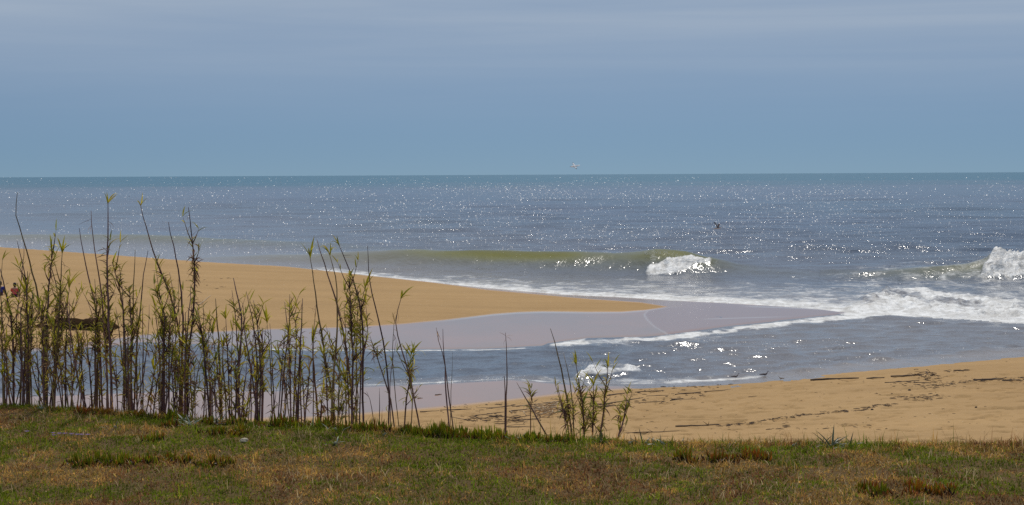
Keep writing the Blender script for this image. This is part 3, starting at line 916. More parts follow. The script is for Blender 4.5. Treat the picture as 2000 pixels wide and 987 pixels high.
def grass():
    r = np.random.default_rng(21)
    n = 300000
    y = np.sqrt(r.uniform(6.4 ** 2, 11.6 ** 2, n)); t = r.uniform(-0.46, 0.46, n)
    x = t * y
    e = edge_Y(1000 + 3000 * t)
    d = y - e
    keep = d < 0.30
    x, y, d = x[keep], y[keep], d[keep]
    n = len(x)
    z = bank_height(x, y)
    g = fbm(x * 2.6, y * 2.2, 4, 51) * 0.75 + fbm(x * 9, y * 7, 2, 57) * 0.25     # green against dry
    b = fbm(x * 3.4, y * 2.6, 3, 52)
    gp = sst(0.38, 0.60, g + 0.05 * sst(-1.0, -0.1, d))
    rnd = r.uniform(0, 1, n)
    green = rnd < 0.08 + 0.86 * gp
    red = (~green) & (r.uniform(0, 1, n) < 0.13 + 0.7 * sst(0.47, 0.64, b))
    cg = np.array([0.165, 0.205, 0.010]); cs = np.array([0.52, 0.305, 0.08]); cr_ = np.array([0.25, 0.115, 0.045])
    c = np.where(green[:, None], cg, np.where(red[:, None], cr_, cs))
    c = c * r.uniform(0.55, 1.35, (n, 1)) * (1 + r.normal(0, 0.06, (n, 3)))
    c = c * np.clip(0.30 + 1.45 * fbm(x * 13, y * 9, 4, 59), .25, 1.5)[:, None]  # tuft tone by noise, shaded hollows between tufts put into blade colour
    bare = sst(0.60, 0.70, fbm(x * 1.1 + 40, y * 1.6, 3, 58))
    h = r.uniform(0.012, 0.032, n) * np.where(green, 1.05, 1.0) * (1 - 0.35 * bare)
    tall = r.uniform(0, 1, n) < 0.035
    h = np.where(tall, h * r.uniform(1.5, 2.4, n), h)
    h = h * (1 + 0.7 * sst(-0.5, 0.1, d)) * (0.65 + 0.8 * fbm(x * 16, y * 12, 2, 60))
    w = r.uniform(0.0012, 0.0030, n)
    az = r.uniform(0, 2 * np.pi, n)
    lean = np.where(tall, r.uniform(0.1, 1.0, n), r.uniform(0.8, 1.95, n))
    ax, ay = np.cos(az), np.sin(az)
    wx, wy = -np.sin(az + r.normal(0, .6, n)), np.cos(az)
    B = np.stack([x, y, z - 0.003], -1)
    side = np.stack([wx, wy, 0 * wx], -1) * w[:, None]
    l1 = lean * 0.35
    m = B + np.stack([ax * np.sin(l1), ay * np.sin(l1), np.cos(l1)], -1) * (h * .55)[:, None]
    tp = m + np.stack([ax * np.sin(lean), ay * np.sin(lean), np.cos(lean)], -1) * (h * .6)[:, None]
    Vv = np.stack([B - side, B + side, m + side * .8, m - side * .8, tp], 1).reshape(-1, 3)
    k = np.arange(n)[:, None] * 5
    Ff = np.concatenate([k + np.array([[0, 1, 2]]), k + np.array([[0, 2, 3]]), k + np.array([[3, 2, 4]])])
    c5 = np.repeat(c, 5, 0)
    # longer dead stems lying every which way
    m_ = 5200
    k_ = r.choice(n, m_, p=(lambda w_: w_ / w_.sum())(sst(0.35, 0.75, fbm(x * 2.2 + 9, y * 2.6, 3, 63)) + .08))
    bx, by, bz = x[k_] + r.normal(0, .01, m_), y[k_] + r.normal(0, .01, m_), z[k_]
    L_ = r.uniform(.035, .085, m_); le = r.uniform(.3, 1.5, m_); a_ = r.uniform(0, 6.28, m_)
    dd = np.stack([np.cos(a_) * np.sin(le), np.sin(a_) * np.sin(le) * .5, np.cos(le)], -1) * L_[:, None]
    B_ = np.stack([bx, by, bz], -1); sd_ = np.stack([np.cos(a_ + 1.57 + r.normal(0, .5, m_)), 0 * a_, 0.3 + 0 * a_], -1) * r.uniform(.0008, .0017, m_)[:, None]
    T_ = B_ + dd + np.array([0, 0, -.006])
    M_ = B_ + dd * .5 + np.array([0, 0, .005])
    V2_ = np.stack([B_ - sd_, B_ + sd_, M_ + sd_, M_ - sd_, T_], 1).reshape(-1, 3)
    kk = np.arange(m_)[:, None] * 5 + len(Vv)
    Ff = np.concatenate([Ff, kk + np.array([[0, 1, 2]]), kk + np.array([[0, 2, 3]]), kk + np.array([[3, 2, 4]])])
    cd = np.array([[.62, .47, .26]]) * r.uniform(.6, 1.25, (m_, 1)) * np.where(r.uniform(0, 1, (m_, 1)) < .25, np.array([[.62, .42, .34]]), 1)
    return np.concatenate([Vv, V2_]), Ff, np.concatenate([c5, np.repeat(cd, 5, 0)])


gv, gf, gc = grass()
tag(link("grass", new_mesh("grass", gv, gf, M_GRASS, True, vcol=gc)), "short patchy lawn of green, straw and reddish dry grass", "grass", kind='stuff')

# ------------------------------------------------------------------ reeds
GREENS = [(0.52, 0.46, 0.035), (0.38, 0.37, 0.03), (0.23, 0.26, 0.04), (0.64, 0.53, 0.07)]
DRYS = [(0.27, 0.15, 0.09), (0.46, 0.31, 0.14), (0.16, 0.09, 0.075)]
STEMC = [(0.21, 0.11, 0.08), (0.14, 0.075, 0.078), (0.24, 0.16, 0.075), (0.19, 0.10, 0.10)]


def blade(curl, width, col, nseg=5):
    """a folded lance-shaped leaf of length 1 along +Y, arching towards -Z"""
    V_, F_, c_ = [], [], []
    for i in range(nseg + 1):
        t = i / nseg
        w = width * (0.35 + 0.65 * math.sin(min(1, t * 2.2) * math.pi / 2)) * (1 - t ** 2.2) if i < nseg else 0.0008
        yy = math.sin(curl * t) / curl if curl > .05 else t
        zz = -(1 - math.cos(curl * t)) / curl if curl > .05 else 0
        V_ += [(-w, yy, zz + w * .45), (0, yy, zz), (w, yy, zz + w * .45)]
        k = 0.85 + 0.3 * t
        c_ += [tuple(c * k for c in col)] * 3
    for i in range(nseg):
        a = 3 * i
        F_ += [(a, a + 1, a + 4, a + 3), (a + 1, a + 2, a + 5, a + 4)]
    return V_, F_, c_


LEAF = {}
for kind_, cols in (('green', GREENS), ('dry', DRYS)):
    LEAF[kind_] = []
    for i, c_ in enumerate(cols):
        for curl, wd in ((0.25, 0.062), (0.8, 0.055), (1.7, 0.048), (2.4, 0.05)):
            v_, f_, cc_ = blade(curl, wd if kind_ == 'green' else wd * 0.55, c_)
            LEAF[kind_].append(new_mesh("reed_leaf", v_, f_, M_LEAF, True, vcol=np.array(cc_)))


def leaf_matrix(p, d, up, L):
    d = Vector(d).normalized(); up = Vector(up)
    x = d.cross(up)
    if x.length < 1e-4: x = Vector((1, 0, 0))
    x.normalize(); z = x.cross(d)
    return Matrix(((x.x * L, d.x * L, z.x * L, p[0]), (x.y * L, d.y * L, z.y * L, p[1]), (x.z * L, d.z * L, z.z * L, p[2]), (0, 0, 0, 1)))


REED_LOG = []
CLUMP = ['']
REED_GROUP = "reeds growing along the edge of the bank"
rr = random.Random(5)
n_reed = 0


def reed(pts, w=4.0, tip=None, leaves=0, rng=(0.2, 0.9), sprays=0, srng=None, side=0, label=None, dry=0.24, lsize=1.0, dY=None):
    """one reed. pts: culm from top to base as the photo shows it (pixels); it stands on the bank slope at its own distance"""
    global n_reed
    n_reed += 1
    pts = [tuple(map(float, p)) for p in pts]
    bu, bv = pts[-1]
    Yb = float(edge_Y(np.array(bu)))
    if dY is None: dY = rr.uniform(0.12, 0.75)
    Yr = Yb + dY
    # densify the line
    a = np.array(pts)
    s = np.concatenate([[0], np.cumsum(np.hypot(*np.diff(a, axis=0).T))])
    n = max(5, int(s[-1] / 22))
    ss = np.linspace(0, s[-1], n)
    # smooth interpolation
    px = np.interp(ss, s, a[:, 0]); py = np.interp(ss, s, a[:, 1])
    if n > 6:
        k = np.array([.25, .5, .25])
        px[1:-1] = np.convolve(px, k, 'valid'); py[1:-1] = np.convolve(py, k, 'valid')
    px[1:-2] += np.array([rr.gauss(0, .55) for _ in range(n - 3)])
    sway = rr.uniform(-.06, .06)
    P = np.array([at_depth(x_, y_, Yr + sway * (1 - i / n) ** 2 * 2) for i, (x_, y_) in enumerate(zip(px, py))])
    foot = P[-1].copy()
    foot[2] = min(float(bank_height(np.array(foot[0]), np.array(foot[1]))) - 0.03, P[-1][2] - 0.02)
    P = np.vstack([P, foot])
    mpp = Yr / FPX                                   # metres per photo pixel there
    t = np.linspace(0, 1, len(P))
    rad = 0.35 * min(w, 7.0) * mpp * (0.28 + 0.72 * np.minimum(1, t * 1.9) ** 0.8)
    # nodes: slight swellings along the culm
    root = empty("reed", foot)
    tag(root, label, "reed", REED_GROUP)
    REED_LOG.append((root, label, CLUMP[0], bu, w, leaves + sprays / 12.0, tip))
    Q = P - foot
    v_, f_ = tube(Q, rad, 5)
    c0 = np.array(rr.choice(STEMC)) * rr.uniform(.75, 1.3)
    band = 1 + 0.35 * np.sin(np.repeat(np.arange(len(P)), 5) * 2.1 + rr.uniform(0, 6))
    link("stem", new_mesh("stem", v_, f_, M_STEM, True, vcol=c0[None] * band[:, None]), root)

    def pos(tt):
        i = min(len(Q) - 2, max(0, int(tt * (len(Q) - 1)))); fr_ = tt * (len(Q) - 1) - i
        return Q[i] * (1 - fr_) + Q[i + 1] * fr_

    def updir(tt):
        i = min(len(Q) - 2, max(0, int(tt * (len(Q) - 1))))
        d = Q[i] - Q[i + 1]; return d / (np.linalg.norm(d) + 1e-9)

    def put(p, d, L, kind_):
        o = link("leaf", rr.choice(LEAF[kind_]), root, leaf_matrix(p, d, (rr.uniform(-.4, .4), -0.5 + rr.uniform(-.4, .4), 1.0), L))
        return o
    ln = 30 * mpp * lsize
    if tip == 'fan':
        u_ = updir(0)
        for k in range(rr.choice((4, 5, 6))):
            sd = (k % 2 * 2 - 1) * abs(rr.gauss(.15, .34))
            put(pos(0.02 * rr.random()), (u_[0] + sd, rr.uniform(-.35, .35), u_[2] * 1.0 + rr.uniform(-.1, .3)), ln * rr.uniform(.75, 1.5), 'green')
        for k in range(2):
            put(pos(0.06 + .05 * rr.random()), (rr.choice((-1, 1)) * rr.uniform(.5, 1), rr.uniform(-.3, .3), rr.uniform(-.9, .1)), ln * rr.uniform(.5, .8), 'dry')
    elif tip == 'dry':
        for k in range(4):
            put(pos(0.02 + .06 * rr.random()), (rr.uniform(-.9, .3), rr.uniform(-.4, .4), rr.uniform(-1.3, .4)), ln * rr.uniform(.5, 1.0), 'dry')
    elif tip == 'flag':
        for k in range(3):
            put(pos(0.01), (rr.uniform(-.5, .5), rr.uniform(-.3, .3), 1), ln * rr.uniform(.7, 1.1), 'green')
    for k in range(int(leaves * 1.3)):
        tt = rr.uniform(*rng)
        sd = side if side and rr.random() < .7 else rr.choice((-1, 1))
        isdry = rr.random() < dry
        put(pos(tt), (sd * rr.uniform(.1, .8), rr.uniform(-.6, .6), (rr.uniform(.5, 1.3) if rr.random() < .75 else rr.uniform(-.6, .4)) if not isdry else rr.uniform(-1, .5)), ln * rr.uniform(.5, 1.25), 'dry' if isdry else 'green')
    if sprays:
        m = MB()
        for k in range(int(sprays / 14)):                  # thin side twigs
            p = pos(rr.uniform(*(srng or rng))); sd = rr.choice((-1, 1)) * rr.uniform(.1, .45)
            L_ = ln * rr.uniform(.8, 2.2)
            tip_ = p + np.array([sd, rr.uniform(-.3, .3), rr.uniform(.6, 1)]) * L_
            v2, f2 = tube([p, (p + tip_) / 2 + np.array([0, 0, -.06 * L_]), tip_], [.35 * w * mpp * .55, .35 * w * mpp * .4, .0007], 4)
            m.add(v2, f2, np.array(rr.choice(STEMC)))
            for q_ in range(3):
                v2, f2, c2 = blade(rr.choice((.3, .9)), 0.065, np.array(rr.choice(GREENS)) * rr.uniform(.7, 1.2), 3)
                M = leaf_matrix(tip_ * .75 + p * .25 if q_ == 2 else tip_, (rr.uniform(-.6, .6), rr.uniform(-.5, .5), rr.uniform(.4, 1.2)), (0, -.5, 1), ln * rr.uniform(.4, .9))
                m.add(np.array([M @ Vector(z_) for z_ in v2]), f2, np.array(c2))
        for k in range(int(sprays * 1.05)):
            if k % 9 == 0: bunch = rr.uniform(*(srng or rng))
            tt = min(.97, max(0, bunch + rr.gauss(0, .035)))
            p = pos(tt)
            isdry = rr.random() < dry + .25
            sd = rr.choice((-1, 1)) * rr.uniform(.15, 1.0)
            v2, f2, c2 = blade(rr.choice((.4, 1.0, 1.6)), 0.075, np.array(rr.choice(DRYS if isdry else GREENS)) * rr.uniform(.7, 1.2), 3)
            M = leaf_matrix(p, (sd * .75, rr.uniform(-.7, .7), rr.uniform(.4, 1.5) if not isdry else rr.uniform(-.9, 1.0)), (0, -.5, 1), ln * rr.uniform(.3, .85))
            m.add(np.array([M @ Vector(q_) for q_ in v2]), f2, np.array(c2))
        tag(link("leaf_sprays", m.mesh("leaf_sprays", M_LEAF), root), kind='stuff')
    return root


# A: far left clump
CLUMP[0] = "far left clump"; LA = None
reed([(34, 376), (29, 420), (42, 455), (58, 510), (75, 575), (88, 665), (91, 786)], 5.5, None, 3, (.55, .9), 10, label="tall bare reed whip bending left at its thread-thin tip, at far left")
reed([(5, 505), (1, 560), (4, 640), (6, 786)], 4, 'flag', 5, (.3, .8), 30, label=LA)
reed([(0, 525), (8, 560), (17, 590), (25, 650), (27, 788)], 9, None, 9, (.25, .7), 70, (.2, .8), label=LA)
reed([(33, 470), (43, 505), (50, 540), (54, 600), (56, 700), (55, 788)], 5, None, 7, (.3, .8), 60, (.25, .7), label=LA)
reed([(47, 475), (45, 520), (38, 570), (33, 620), (30, 700), (11, 786)], 4, None, 5, (.3, .8), 35, label=LA)
reed([(54, 530), (52, 580), (54, 640), (54, 788)], 9, None, 10, (.2, .6), 90, (.05, .7), dry=.35, label="thick leafy reed with a brown feathery top beside the person in red")
reed([(0, 660), (5, 720), (8, 787)], 4, None, 2, (.1, .6), 8, label=LA)
reed([(11, 650), (14, 720), (19, 787)], 4, None, 3, (.1, .6), 10, label=LA)
reed([(2, 600), (10, 660), (14, 740), (13, 787)], 4.5, None, 8, (.0, .5), 35, label=LA)
reed([(40, 600), (43, 680), (40, 787)], 6, None, 8, (.0, .6), 50, label=LA)
reed([(62, 585), (60, 650), (58, 787)], 5, None, 8, (.0, .6), 45, label=LA)
reed([(70, 590), (52, 655), (49, 720), (46, 787)], 4.5, None, 6, (.0, .6), 30, label=LA)
# B: leafy clump in front of the dark mound
CLUMP[0] = "clump before the dark mound"; LB = None
reed([(101, 485), (102, 505), (98, 540), (94, 590), (91, 650), (92, 790)], 8, 'fan', 9, (.1, .6), 110, (.04, .62), label="leafy reed with a green leaf fan at its tip, tallest before the dark mound")
reed([(122, 490), (120, 520), (118, 560), (116, 600), (112, 680), (104, 790)], 6, 'fan', 9, (.15, .6), 80, (.1, .6), label="leafy reed with an upright pointed tip, right of the leaf fan before the mound")
reed([(92, 505), (105, 535), (115, 568), (113, 640), (107, 786)], 5, 'flag', 6, (.2, .7), 50, label=LB)
reed([(136, 560), (133, 582), (131, 610), (128, 680), (128, 784)], 5, 'fan', 6, (.05, .6), 30, lsize=1.2, label="reed topped by one large pale leaf folded upright, over the sand")
reed([(118, 560), (130, 590), (141, 680), (155, 755), (163, 786)], 4.5, None, 4, (.3, .8), 25, label=LB)
reed([(62, 690), (80, 735), (90, 785)], 3.5, None, 5, (.0, .8), 18, label=LB)
reed([(84, 590), (87, 660), (88, 788)], 6, None, 9, (.0, .5), 60, label=LB)
reed([(76, 600), (84, 660), (86, 788)], 4.5, None, 9, (.0, .5), 50, label=LB)
reed([(124, 590), (121, 650), (100, 770), (98, 788)], 5, None, 9, (.0, .5), 50, label=LB)
reed([(109, 600), (108, 680), (102, 788)], 5, None, 9, (.0, .5), 60, label=LB)
reed([(135, 640), (128, 700), (108, 760), (104, 788)], 3.5, None, 4, (.1, .8), 18, label=LB)
reed([(70, 640), (74, 720), (78, 788)], 3.5, None, 4, (.1, .8), 22, label=LB)
reed([(112, 690), (130, 740), (143, 788)], 4, None, 4, (.1, .8), 20, label=LB)
# C: clump around the tall reed at one tenth of the width
CLUMP[0] = "clump around the fan-topped reed"; LC = None
reed([(155, 446), (160, 480), (170, 530), (180, 570), (188, 612), (196, 680), (200, 800)], 5.5, None, 4, (.5, .9), 24, (.5, .9), label="tall leafless reed ending in a blunt bare tip, left of the fan-topped reed")
reed([(178, 412), (179, 440), (183, 480), (190, 520), (196, 560), (203, 620), (207, 700), (212, 800)], 5, 'dry', 6, (.4, .9), 40, (.35, .9), label="tall reed with one dried leaf hanging from its thin tip, over the sea")
reed([(211, 395), (212, 420), (211, 470), (209, 520), (210, 560), (212, 620), (216, 700), (219, 800)], 7, 'fan', 9, (.18, .7), 90, (.2, .7), label="tallest reed with a bright fan of leaves at the tip, standing up into the sea")
reed([(219, 512), (228, 545), (238, 578), (243, 640), (243, 800)], 6.5, 'flag', 6, (.1, .6), 60, (.05, .5), label=LC)
reed([(232, 516), (240, 560), (241, 602), (245, 680), (247, 800)], 3.5, None, 2, (.3, .8), 18, label=LC)
reed([(264, 488), (262, 540), (261, 580), (259, 640), (257, 700), (254, 800)], 5, None, 6, (.35, .8), 50, (.3, .9), label="straight bare pointed reed rising just above the edge of the sand spit")
reed([(289, 490), (283, 520), (278, 560), (273, 612), (267, 680), (262, 800)], 5, None, 4, (.5, .9), 26, (.4, .9), label="bare reed curving right to a pointed tip, beside the straight pointed one")
reed([(185, 545), (189, 600), (192, 700), (190, 800)], 5, None, 8, (.1, .7), 60, label=LC)
reed([(142, 600), (150, 660), (160, 720), (166, 790)], 4, None, 5, (.1, .8), 26, label=LC)
reed([(170, 585), (183, 622), (191, 700), (196, 800)], 3.5, None, 3, (.2, .8), 20, label=LC)
reed([(279, 595), (280, 680), (279, 806)], 4, None, 2, (.4, .9), 14, label="thin straight reed at the right side of the clump, against the open water")
reed([(186, 635), (187, 700), (187, 790)], 7, None, 8, (.0, .4), 40, label=LC)
reed([(226, 600), (233, 650), (241, 710), (243, 800)], 4.5, None, 4, (.1, .7), 20, label=LC)
reed([(202, 560), (206, 620), (209, 700), (209, 800)], 5, None, 8, (.05, .6), 60, label=LC)
reed([(214, 600), (217, 700), (217, 800)], 6, None, 8, (.0, .6), 50, label=LC)
reed([(168, 640), (175, 720), (181, 796)], 4, None, 4, (.1, .8), 24, label=LC)
reed([(158, 650), (160, 720), (158, 792)], 4, None, 5, (.0, .6), 24, label=LC)
reed([(252, 560), (256, 620), (256, 720), (258, 802)], 6, None, 7, (.05, .5), 50, label=LC)
reed([(268, 600), (266, 690), (268, 804)], 4.5, None, 6, (.1, .8), 30, label=LC)
reed([(240, 690), (248, 740), (250, 803)], 3.5, None, 5, (.1, .9), 22, label=LC)
reed([(226, 690), (228, 750), (230, 802)], 4, None, 5, (.1, .9), 26, label=LC)
reed([(272, 700), (275, 750), (276, 804)], 3.2, None, 3, (.2, .9), 14, label=LC)
reed([(145, 690), (152, 740), (168, 792)], 3.2, None, 3, (.1, .9), 18, label=LC)
# D
CLUMP[0] = "clump under the tall leaning reeds"; LD = None
reed([(274, 398), (277, 415), (285, 445), (296, 480), (306, 510), (318, 540), (330, 570), (338, 590), (345, 622), (352, 660), (357, 700), (356, 808)], 6, 'flag', 5, (.4, .8), 46, (.25, .6), label="tall leaning reed with a single upright green leaf at its tip")
reed([(329, 434), (336, 470), (344, 500), (350, 530), (354, 570), (358, 640), (357, 700), (352, 808)], 6, None, 3, (.5, .9), 20, (.5, .9), label="tall smooth leafless reed between the leaning one and the yellow-tipped one")
reed([(368, 405), (372, 430), (376, 470), (379, 500), (381, 540), (381, 580), (377, 622), (371, 660), (368, 700), (366, 808)], 6, 'dry', 7, (.25, .7), 100, (.14, .55), dry=.5, label="tall reed with a yellow tip and many dry twigs along its upper stem")
reed([(308, 570), (320, 588), (322, 612), (318, 680), (320, 806)], 5, 'fan', 14, (.02, .4), 70, (.0, .45), label="reed with drooping yellow-green leaf tufts, below the leaning reed")
reed([(331, 532), (337, 560), (341, 600), (343, 680), (342, 808)], 3.5, None, 8, (.2, .6), 40, label=LD)
reed([(348, 545), (349, 600), (351, 700), (354, 808)], 3, None, 3, (.3, .8), 22, label=LD)
reed([(372, 560), (372, 585), (366, 645), (361, 700), (360, 808)], 5, None, 6, (.2, .7), 50, label=LD)
reed([(299, 580), (305, 622), (312, 670), (316, 806)], 3.2, None, 3, (.2, .8), 18, label=LD)
reed([(372, 672), (385, 702), (402, 730), (418, 768), (430, 812)], 3.6, None, 1, (.4, .8), 6, label="thin reed leaning far to the right across the blue channel")
reed([(322, 690), (314, 715), (307, 745), (300, 804)], 4, None, 7, (.0, .7), 30, label=LD)
reed([(335, 676), (338, 760), (341, 808)], 4.5, None, 6, (.1, .8), 40, label=LD)
reed([(379, 712), (381, 760), (381, 810)], 3, 'flag', 4, (.1, .8), 14, label=LD)
reed([(316, 600), (322, 660), (318, 730), (316, 806)], 6, None, 9, (.0, .6), 60, label=LD)
reed([(334, 600), (330, 660), (330, 806)], 5, None, 10, (.0, .5), 60, label=LD)
reed([(362, 610), (364, 690), (362, 808)], 6, None, 7, (.1, .7), 50, label=LD)
reed([(296, 670), (307, 700), (310, 760), (311, 806)], 3.6, 'fan', 5, (.1, .7), 20, label=LD)
reed([(300, 720), (298, 750), (294, 804)], 3.2, 'fan', 4, (.1, .7), 14, label=LD)
reed([(342, 690), (350, 750), (352, 808)], 4, None, 6, (.1, .9), 30, label=LD)
reed([(372, 730), (374, 770), (376, 810)], 3.4, 'fan', 5, (.1, .9), 18, label=LD)
# E
CLUMP[0] = "middle clump"; LE = None
reed([(385, 600), (392, 640), (397, 670), (402, 720), (409, 812)], 6, 'dry', 10, (.15, .45), 60, (.15, .6), label=LE)
reed([(396, 585), (398, 640), (400, 720), (403, 812)], 3, 'dry', 2, (.1, .5), 14, label=LE)
reed([(421, 583), (424, 622), (426, 660), (429, 690), (430, 730), (432, 814)], 6, None, 5, (.5, .9), 30, (.5, .95), label="dark pointed leafless reed standing singly left of the middle clump")
reed([(441, 620), (442, 642), (444, 680), (447, 740), (449, 816)], 4.5, 'fan', 5, (.1, .8), 30, label=LE)
reed([(456, 543), (462, 570), (470, 602), (474, 640), (468, 680), (466, 730), (468, 818)], 7, None, 8, (.3, .6), 50, (.2, .9), label="tall thick pointed reed in the middle clump, rising over the sand spit")
reed([(453, 567), (456, 592), (461, 632), (466, 690), (466, 816)], 4, 'dry', 4, (.1, .6), 30, label=LE)
reed([(474, 592), (476, 642), (484, 685), (491, 725), (504, 818)], 4.5, None, 4, (.1, .6), 24, label=LE)
reed([(481, 570), (489, 602), (496, 642), (501, 690), (503, 818)], 4.5, None, 4, (.3, .8), 30, label="pointed leafless reed leaning left, right of the tall thick one")
reed([(495, 587), (500, 612), (504, 642), (508, 690), (509, 740), (507, 818)], 5, 'dry', 10, (.1, .6), 60, (.1, .6), label=LE)
reed([(512, 640), (514, 700), (512, 820)], 8, None, 9, (.05, .6), 70, label=LE)
reed([(527, 632), (530, 680), (533, 740), (536, 820)], 3.6, None, 2, (.3, .9), 14, label="thin bare twin reed standing alone between two clumps, right one")
reed([(521, 628), (528, 690), (532, 820)], 3.6, 'fan', 2, (.3, .9), 14, label="thin reed with leafy tip standing alone between two clumps, left of its bare twin")
reed([(482, 708), (478, 750), (471, 818)], 4.5, None, 2, (.3, .9), 8, label=LE)
reed([(490, 742), (486, 770), (480, 818)], 3.4, None, 3, (.2, .9), 14, label=LE)
reed([(415, 650), (425, 720), (431, 814)], 4, 'fan', 6, (.1, .8), 26, label=LE)
reed([(455, 620), (452, 700), (452, 816)], 3.4, None, 5, (.2, .9), 22, label=LE)
reed([(418, 700), (420, 750), (422, 814)], 3.4, 'flag', 5, (.1, .8), 22, lsize=1.2, label=LE)
reed([(438, 640), (434, 700), (440, 760), (442, 815)], 4, None, 8, (.1, .8), 34, label=LE)
reed([(398, 660), (406, 700), (412, 760), (412, 813)], 6, None, 8, (.0, .6), 44, label=LE)
reed([(460, 700), (462, 760), (460, 816)], 5, None, 8, (.1, .9), 40, label=LE)
reed([(494, 690), (498, 750), (500, 818)], 4.5, None, 7, (.1, .9), 36, label=LE)
reed([(470, 750), (474, 780), (476, 818)], 3.4, 'fan', 4, (.1, .9), 16, label=LE)
reed([(430, 740), (444, 780), (448, 816)], 3.4, None, 5, (.1, .9), 22, label=LE)
# F
CLUMP[0] = "slim clump"; LF = None
reed([(556, 590), (560, 622), (564, 660), (567, 710), (568, 822)], 4.5, None, 4, (.2, .8), 34, label=LF)
reed([(566, 575), (567, 602), (564, 655), (556, 712), (547, 822)], 4.5, 'dry', 6, (.05, .6), 40, label=LF)
reed([(570, 605), (578, 632), (580, 660), (577, 712), (573, 822)], 5, 'fan', 8, (.05, .6), 36, label="slim reed with a bent yellow-green leaf tuft at its top")
reed([(591, 583), (590, 612), (588, 650), (585, 720), (582, 822)], 5.5, 'dry', 3, (.2, .8), 24, label=LF)
reed([(577, 745), (580, 780), (579, 823)], 7, None, 4, (.0, .7), 18, label=LF)
reed([(558, 640), (551, 700), (543, 822)], 3.4, None, 3, (.1, .8), 22, label=LF)
reed([(540, 760), (536, 790), (529, 821)], 3, 'flag', 3, (.1, .8), 12, label=LF)
reed([(588, 660), (586, 740), (589, 823)], 4, None, 4, (.1, .8), 24, label=LF)
# G: tall crossing reeds
CLUMP[0] = "clump of crossing reeds"; LG = None
reed([(605, 500), (608, 517), (612, 545), (617, 580), (623, 622), (628, 652), (633, 690), (641, 732), (650, 775), (652, 824)], 5.5, 'fan', 9, (.4, .8), 50, (.4, .9), lsize=1.15, label="tall leaning reed with broad leaves at its tip, left of the two crossing reeds")
reed([(619, 468), (628, 500), (637, 530), (648, 560), (656, 583), (660, 602), (667, 632), (673, 670), (680, 712), (687, 760), (690, 826)], 6, None, 4, (.25, .9), 30, (.5, .95), label="tall bare pointed reed leaning left and crossing behind its neighbour")
reed([(643, 495), (649, 510), (655, 532), (658, 557), (659, 587), (659, 642), (655, 690), (650, 750), (647, 825)], 5.5, 'fan', 4, (.3, .9), 30, (.5, .95), label="tall reed with a green leaf tip, crossing the bare pointed reed")
reed([(662, 478), (668, 492), (680, 520), (690, 547), (700, 580), (706, 612), (709, 645), (709, 690), (708, 740), (710, 828)], 6, 'fan', 6, (.35, .7), 40, (.3, .7), label="tall reed arching left with a drooping yellow-green tip")
reed([(683, 540), (684, 572), (685, 612), (687, 652), (690, 700), (688, 760), (687, 826)], 5.5, None, 14, (.02, .5), 150, (.0, .6), label="bushy reed thick with small leaves, below the arching reed")
reed([(713, 562), (706, 585), (703, 610), (706, 700), (702, 827)], 4, 'fan', 6, (.0, .6), 40, label=LG)
reed([(698, 560), (698, 620), (696, 700), (697, 827)], 4, None, 8, (.0, .6), 70, label=LG)
reed([(718, 480), (718, 520), (722, 550), (728, 580), (738, 618), (745, 652), (753, 690), (758, 732), (760, 775), (759, 832)], 4.5, None, 2, (.5, .9), 12, (.45, .9), label="tall thin leafless whip, right of the bushy clump, bending upright at the top")
reed([(722, 655), (735, 692), (745, 722), (755, 752), (763, 778), (770, 833)], 4, None, 8, (.1, .45), 24, (.1, .5), label="leaning reed with one leaf tuft halfway, crossing the thin whip")
reed([(784, 580), (776, 602), (771, 626), (775, 652), (788, 692), (800, 732), (808, 772), (820, 836)], 4.5, 'fan', 2, (.1, .5), 8, (.1, .9), label="reed with a forked leafy tip leaning left over the wet sand")
reed([(610, 668), (613, 722), (616, 762), (622, 824)], 6, 'flag', 4, (.1, .6), 10, lsize=1.6, label="short dark reed topped by two broad blue-green leaves")
reed([(605, 700), (603, 742), (598, 782), (596, 823)], 3.5, None, 3, (.1, .8), 16, label=LG)
reed([(637, 636), (645, 672), (655, 702), (652, 760), (654, 825)], 3.5, None, 6, (.1, .6), 30, label=LG)
reed([(675, 745), (676, 780), (675, 826)], 4, 'fan', 9, (.0, .5), 26, lsize=1.1, label=LG)
reed([(808, 690), (800, 742), (793, 782), (790, 835)], 4.5, 'fan', 9, (.2, .6), 30, label="short leafy reed crossing the foot of the fork-tipped reed")
reed([(803, 690), (799, 715), (797, 736), (806, 780), (803, 835)], 3, 'fan', 8, (.0, .3), 20, label=LG)
reed([(741, 758), (741, 800), (741, 831)], 2.6, None, 0, label="short thin leafless stick of reed standing over the wet sand")
reed([(716, 765), (724, 785), (731, 830)], 2.4, None, 0, label="short pale curved reed stem beside the thin stick")
reed([(618, 590), (614, 640), (611, 700), (612, 823)], 3, 'dry', 2, (.1, .6), 12, label=LG)
reed([(630, 690), (637, 732), (641, 824)], 4, 'fan', 8, (.0, .6), 36, label=LG)
reed([(774, 665), (766, 700), (761, 740), (763, 833)], 2.6, None, 1, (.2, .8), 4, label=LG)
reed([(664, 690), (662, 750), (660, 825)], 4.5, None, 8, (.1, .8), 40, label=LG)
reed([(672, 600), (676, 680), (681, 760), (682, 826)], 3.6, 'dry', 6, (.1, .8), 50, dry=.4, label=LG)
reed([(714, 590), (720, 640), (709, 700), (697, 760), (690, 827)], 3.5, 'fan', 5, (.0, .5), 24, label=LG)
reed([(693, 720), (700, 770), (694, 827)], 4, None, 7, (.1, .8), 30, label=LG)
reed([(666, 760), (672, 790), (665, 826)], 3.4, 'fan', 5, (.1, .8), 18, label=LG)
reed([(630, 770), (628, 790), (626, 824)], 5, 'fan', 6, (.1, .8), 20, label=LG)
